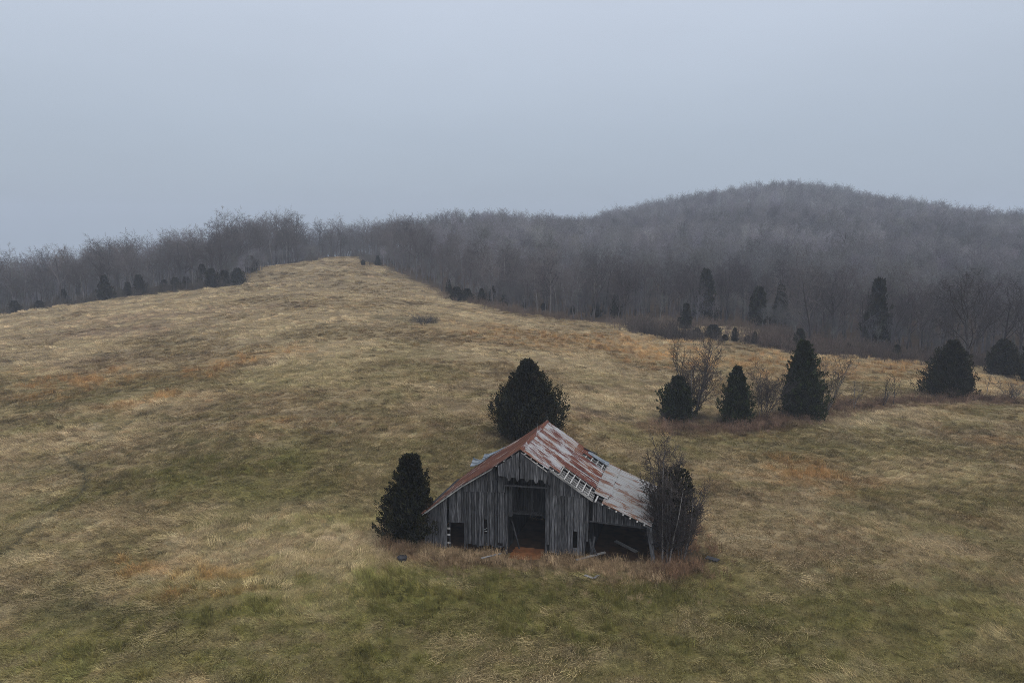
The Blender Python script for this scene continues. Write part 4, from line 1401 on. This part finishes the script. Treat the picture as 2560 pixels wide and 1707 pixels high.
# frame of the roof: purlins along the depth, rafters down the slopes
T0, T1 = -.36, DEPTH + .45
def along_purlin(s, t0, t1, drop=.05, w=.085, h=.045, tone=1.0):
    mb = MB(); mb.bar(L(s, t0, roof_z(s) - drop), L(s, t1, roof_z(s) - drop), w, h, tone)
    mb.build('purlin', M_pale)
for s_ in np.arange(.55, 2.15, .42): along_purlin(s_, HT - .16 - .05 * br.uniform(), T1)
for s_ in np.arange(2.35, 5.1, .40): along_purlin(s_, T0 - .06 * br.uniform(), T1)
for s_ in np.arange(5.30, 9.05, .47): along_purlin(s_, T0 - .14 - .06 * br.uniform(), T1, w=.1, h=.07, tone=1.25)
for s_ in np.arange(-6.8, -1.7, .55): along_purlin(s_, T0 - .03, T1)
for s_ in (-1.45, -.9, -.35): along_purlin(s_, HT - .12, T1)
for t_ in list(np.arange(-.28, .95, .36)) + list(np.arange(1.4, DEPTH - 1.6, .7)) + [DEPTH - 1.25, DEPTH - .85, DEPTH - .4, DEPTH + .1]:
    mb = MB(); mb.bar(L(RIDGE + .05, t_, roof_z(RIDGE + .05) - .12), L(5.08, t_, roof_z(5.08) - .12), .05, .09, .95); mb.build('rafter', M_pale)
for t_ in np.arange(-.3, DEPTH + .3, .8):
    mb = MB(); mb.bar(L(5.2, t_, roof_z(5.2) - .13), L(8.95, t_, roof_z(8.95) - .13), .05, .09, .8); mb.build('rafter', M_wood)
    mb = MB()
    for (a0, z0), (a1, z1) in zip(LEFT[:-1], LEFT[1:]): mb.bar(L(a0, t_, z0 - .12), L(a1, t_, z1 - .12), .05, .09, .7)
    mb.build('rafter', M_wood)
mb = MB(); mb.bar(L(RIDGE + .1, HT - .10, 7.78), L(2.06, HT - .10, roof_z(2.06) - .17), .03, .06, 1.0); mb.build('barge_board', M_pale)
mb = MB(); mb.bar(L(2.1, T0 + .02, roof_z(2.1) - .19), L(5.1, T0 + .02, roof_z(5.1) - .19), .03, .10, .85); mb.build('barge_board', M_pale)
mb = MB()
for (a0, z0), (a1, z1) in zip(LEFT[:-2], LEFT[1:-1]): mb.bar(L(a0, T0, z0 - .10), L(a1, T0, z1 - .10), .03, .09, 1.1)
mb.build('barge_board', M_pale)


class Tin:
    """ribbed sheets laid down a slope; each strip with its own rust, sag and lifted corner"""
    def __init__(self):
        self.v, self.f, self.uv, self.c = [], [], [], []

    def strip(self, s0, s1, t0, t1, zf, tone, lift=0.0, curl=0.0, ns=9, z_add=0.0):
        w = t1 - t0
        rib = [0, .018, .036, .30, .318, .336, .60, .618, .64]
        tt = sorted({min(r_ / .64 * w, w) for r_ in rib})
        hh = [0, .026, 0, 0, .02, 0, 0, .026, 0]
        o_ = len(self.v)
        ro = t0 + br.normal(0, .02)
        ph = br.uniform(0, 6.28)
        for i in range(ns + 1):
            q = i / ns
            s = s0 + (s1 - s0) * q
            for k, t in enumerate(tt):
                z = zf(s) + z_add + hh[k] + .012 * math.sin(5 * q + ph) * math.sin(3 * t / w) + lift * q * q * (k / 8.0) + curl * q ** 3
                self.v.append(tuple(L(s, t0 + t, z)))
                self.uv.append((ro + t, s * 1.2))
                self.c.append(tone)
        nk = len(tt)
        for i in range(ns):
            for k in range(nk - 1):
                a = o_ + i * nk + k
                self.f.append((a, a + nk, a + nk + 1, a + 1))

    def build(self, name, material, parent=barn):
        return new_mesh(name, self.v, self.f, [material], parent, cols=np.repeat(np.array(self.c)[:, None], 3, 1), uvs=self.uv)


def lay(tin, s0, s1, t0, t1, zf, tone=(-.2, .2), width=.62, ragged=.05, z_add=.0, lifts=0.0):
    t, k = t0, 0
    while t < t1 - .05:
        w = min(width, t1 - t)
        tin.strip(s0, s1 + br.uniform(-ragged, ragged), t, t + w, zf, br.uniform(*tone), lift=br.uniform(0, lifts), z_add=z_add + (.006 if k % 2 else 0))
        t += w - .015; k += 1


zr = lambda s: roof_z(s)
# right slope, upper courses: the hood part reaches further forward
a_ = Tin(); lay(a_, RIDGE - .02, 2.06, HT - .04, -.1, zr, (-.06, .06), z_add=.02)
lay(a_, RIDGE - .02, 2.74, -.1, T1, zr, (-.05, .06), z_add=.02, lifts=.04)
a_.build('roof', M_roof)
# lower courses with torn edges: laths bare at the front and at the back
b_ = Tin(); lay(b_, 2.68, 5.12, 1.42, 2.35, zr, (.03, .13), ragged=.16, lifts=.10)
lay(b_, 2.68, 5.10, 2.35, DEPTH - 1.35, zr, (-.04, .10), ragged=.16, lifts=.09)
lay(b_, 2.68, 3.35, DEPTH - 1.35, DEPTH - .7, zr, (.0, .2))
lay(b_, 2.68, 3.9, DEPTH - .7, T1, zr, (.1, .3))
b_.strip(2.9, 5.0, 2.62, 3.2, zr, .1, lift=.10, z_add=.05)
b_.build('roof', M_roof)
mbx = MB(); mbx.bar(L(3.55, 3.0, roof_z(3.55) + .045), L(5.02, 3.16, roof_z(5.02) + .06), .07, .012, .3); mbx.build('roof_tear', M_wood)
c_ = Tin(); c_.strip(3.55, 5.15, DEPTH - .25, DEPTH + .35, zr, 0, lift=.10, z_add=.05, curl=.10); c_.build('loose_sheet', M_tin)
mbx = MB(); mbx.bar(L(3.15, DEPTH + .2, roof_z(3.15) + .02), L(4.1, DEPTH + .65, roof_z(4.1) + .08), .30, .05, .35); mbx.build('loose_plank', M_wood)
# lean-to
d_ = Tin(); lay(d_, 5.72, 9.10, -.42, .55, zr, (-.05, .15), z_add=.02)
lay(d_, 5.04, 6.06, .5, T1 + .1, zr, (-.02, .08), z_add=.075, lifts=.04, ragged=.08)
mbx = MB(); mbx.bar(L(5.06, .5, roof_z(5.06) + .015), L(5.06, T1 + .1, roof_z(5.06) + .015), .06, .07, .4); mbx.build('lip_shadow_strip', M_wood)  # dark strip added under the raised lip to draw a shadow gap
lay(d_, 6.0, 9.12, .55, T1 + .2, zr, (-.04, .05), z_add=.02, lifts=.04)
d_.build('lean_to_roof', M_roof_white)
# left slope
e2 = Tin()
for (a0, z0), (a1, z1) in zip(LEFT[:-1], LEFT[1:]):
    lay(e2, a1 + .05, a0 - .06, T0 - .08 if a1 < 0 else HT - .04, T1, zr if a1 < 0 else (lambda s: roof_z(min(s, RIDGE))), (-.1, .25), z_add=.02, ragged=.06)
e2.build('roof', M_roof_rust)
cap = MB()
cap.v, cap.f = [], []
for t_ in (HT - .06, T1 + .05):
    for s_, z_ in ((RIDGE - .17, roof_z(RIDGE - .17) + .06), (RIDGE, roof_z(RIDGE) + .075), (RIDGE + .17, roof_z(RIDGE + .17) + .06)):
        cap.v.append(tuple(L(s_, t_, z_))); cap.uv.append((s_, t_)); cap.c.append(.1)
cap.f = [(0, 3, 4, 1), (1, 4, 5, 2)]
cap.build('ridge_cap', M_roof)
f_ = Tin(); f_.strip(-4.3, -5.8, DEPTH - .3, DEPTH + .5, zr, 0, lift=.55, z_add=.08, curl=.35); f_.build('curled_sheet', M_tin)
f_ = Tin(); f_.strip(-3.2, -4.9, DEPTH - .1, DEPTH + .55, zr, 0, lift=.3, z_add=.06, curl=.22); f_.build('curled_sheet', M_tin)
for t_, hh in ((3.9, .62), (DEPTH + .38, .60)):
    tb = Tubes()
    b0 = L(RIDGE, t_, roof_z(RIDGE))
    tb.tube([b0, b0 + np.array([.01, 0, hh * .5]), b0 + np.array([0, 0, hh])], [.016, .014, .006], 6)
    tb.tube([b0 + np.array([0, 0, .02]), b0 + np.array([0, 0, .1])], [.05, .02], 6)
    new_mesh('lightning_rod', tb.v, tb.f, [M_rod], barn)

# bare clay trodden in the drive bay and the lean-to
def clay(s0, s1, t0, t1, sd_):
    r = np.random.default_rng(sd_)
    n_ = 40
    v = [L((s0 + s1) / 2, (t0 + t1) / 2, .05)]
    ring = []
    for k in range(n_):
        a = 6.2832 * k / n_
        c, s = math.cos(a), math.sin(a)
        q = 1 / max(abs(c), abs(s)) ** .8 * r.uniform(.9, 1.02)
        ring.append(L((s0 + s1) / 2 + (s1 - s0) / 2 * c * q, (t0 + t1) / 2 + (t1 - t0) / 2 * s * q, .045))
    v += ring
    o = new_mesh('clay_ground', v, [(0, 1 + k, 1 + (k + 1) % n_) for k in range(n_)], [M_clay], loc=P0)
    return tag(o, kind='structure')


clay(-.75, 1.60, -.7, 1.3, 5)
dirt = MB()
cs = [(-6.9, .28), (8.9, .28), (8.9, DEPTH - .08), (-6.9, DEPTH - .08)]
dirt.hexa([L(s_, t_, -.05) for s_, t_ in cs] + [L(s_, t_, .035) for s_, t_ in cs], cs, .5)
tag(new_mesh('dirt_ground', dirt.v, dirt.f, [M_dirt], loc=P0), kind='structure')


# ----------------------------------------------------------------------------
# odds and ends lying in the grass
# ----------------------------------------------------------------------------
def lying(name, label, cat, ends, w, h, material, tone, lift=.16, tilt=0.0):
    a, b = ground(*ends[0]), ground(*ends[1])
    a[2] += lift; b[2] += lift + tilt
    o_ = (a + b) / 2
    mb = MB(); mb.bar(a - o_, b - o_, w, h, tone)
    o = new_mesh(name, mb.v, mb.f, [material], None, cols=np.repeat(np.array(mb.c)[:, None], 3, 1), uvs=mb.uv, loc=o_)
    return tag(o, label, cat)


lying('plank', 'short pale plank lying in the weeds below the drive bay', 'plank', ((1203, 1415), (1253, 1404)), .16, .04, M_pale, .62, .42)
lying('plank', 'long grey plank slanting in the weeds below the right front boards', 'plank', ((1440, 1415), (1513, 1403)), .22, .05, M_pale, .55, .40, .1)
lying('plank', 'grey splintered plank fallen across the lean-to opening', 'plank', ((1538, 1370), (1592, 1392)), .30, .06, M_pale, .5, .42, -.15)
lying('plank', 'broken board scrap lying on the grass in front of the lean-to', 'plank', ((1462, 1454), (1482, 1462)), .20, .04, M_pale, .55, .2)
lying('plank', 'smaller broken board scrap beside the other scrap on the grass', 'plank', ((1484, 1462), (1496, 1456)), .16, .04, M_pale, .45, .2)
lying('tin_sheet', 'dark scrap of tin in the reddish weeds beyond the lean-to thicket', 'sheet', ((1765, 1408), (1795, 1418)), .45, .05, M_iron, .6, .35)
b = ground(1006, 1413)
tb = Tubes(); tb.tube([np.array([0, 0, 0.0]), np.array([0, 0, .12]), np.array([0, 0, .30]), np.array([0, 0, .34]), np.array([0, 0, .30]), np.array([0, 0, .10])], [.25, .30, .34, .33, .29, .22], 16)
o = tag(empty('tub', b), 'squat black tub in the weeds below the bronzed corner cedar', 'tub')
new_mesh('body', tb.v, tb.f, [M_iron], o, smooth=True)
new_mesh('rim', *(lambda q: (q.v, q.f))((lambda: [q := Tubes(), [q.tube([np.array([.33 * math.cos(a), .33 * math.sin(a), .31]), np.array([.33 * math.cos(a + .4), .33 * math.sin(a + .4), .31])], [.025, .025], 5) for a in np.arange(0, 6.28, .3927)]][0])()), [M_iron], o)

# ----------------------------------------------------------------------------
# winter haze over the whole valley
# ----------------------------------------------------------------------------
HAZE_DENSITY = 0.00054
m = bpy.data.materials.new('haze')
m.use_nodes = True
nt = m.node_tree
nt.nodes.clear()
mo = nt.nodes.new('ShaderNodeOutputMaterial')
pv = nt.nodes.new('ShaderNodeVolumePrincipled')
pv.inputs['Color'].default_value = (0.63, 0.695, 0.815, 1)
pv.inputs['Density'].default_value = HAZE_DENSITY
pv.inputs['Density Attribute'].default_value = ''
pv.inputs['Anisotropy'].default_value = 0.0
nt.links.new(pv.outputs[0], mo.inputs['Volume'])
m.cycles.homogeneous_volume = True
zlo, zhi = gv[:, 2].min() - 1.0, 100.0
hx = 1560.0
hv = [(sx * hx, sy * hx, z_) for z_ in (zlo, zhi) for sx, sy in ((-1, -1), (1, -1), (1, 1), (-1, 1))]
tag(new_mesh('haze', hv, [(3, 2, 1, 0), (4, 5, 6, 7), (0, 1, 5, 4), (1, 2, 6, 5), (2, 3, 7, 6), (3, 0, 4, 7)], [m]), kind='stuff')
print('objects', len(SC.objects))
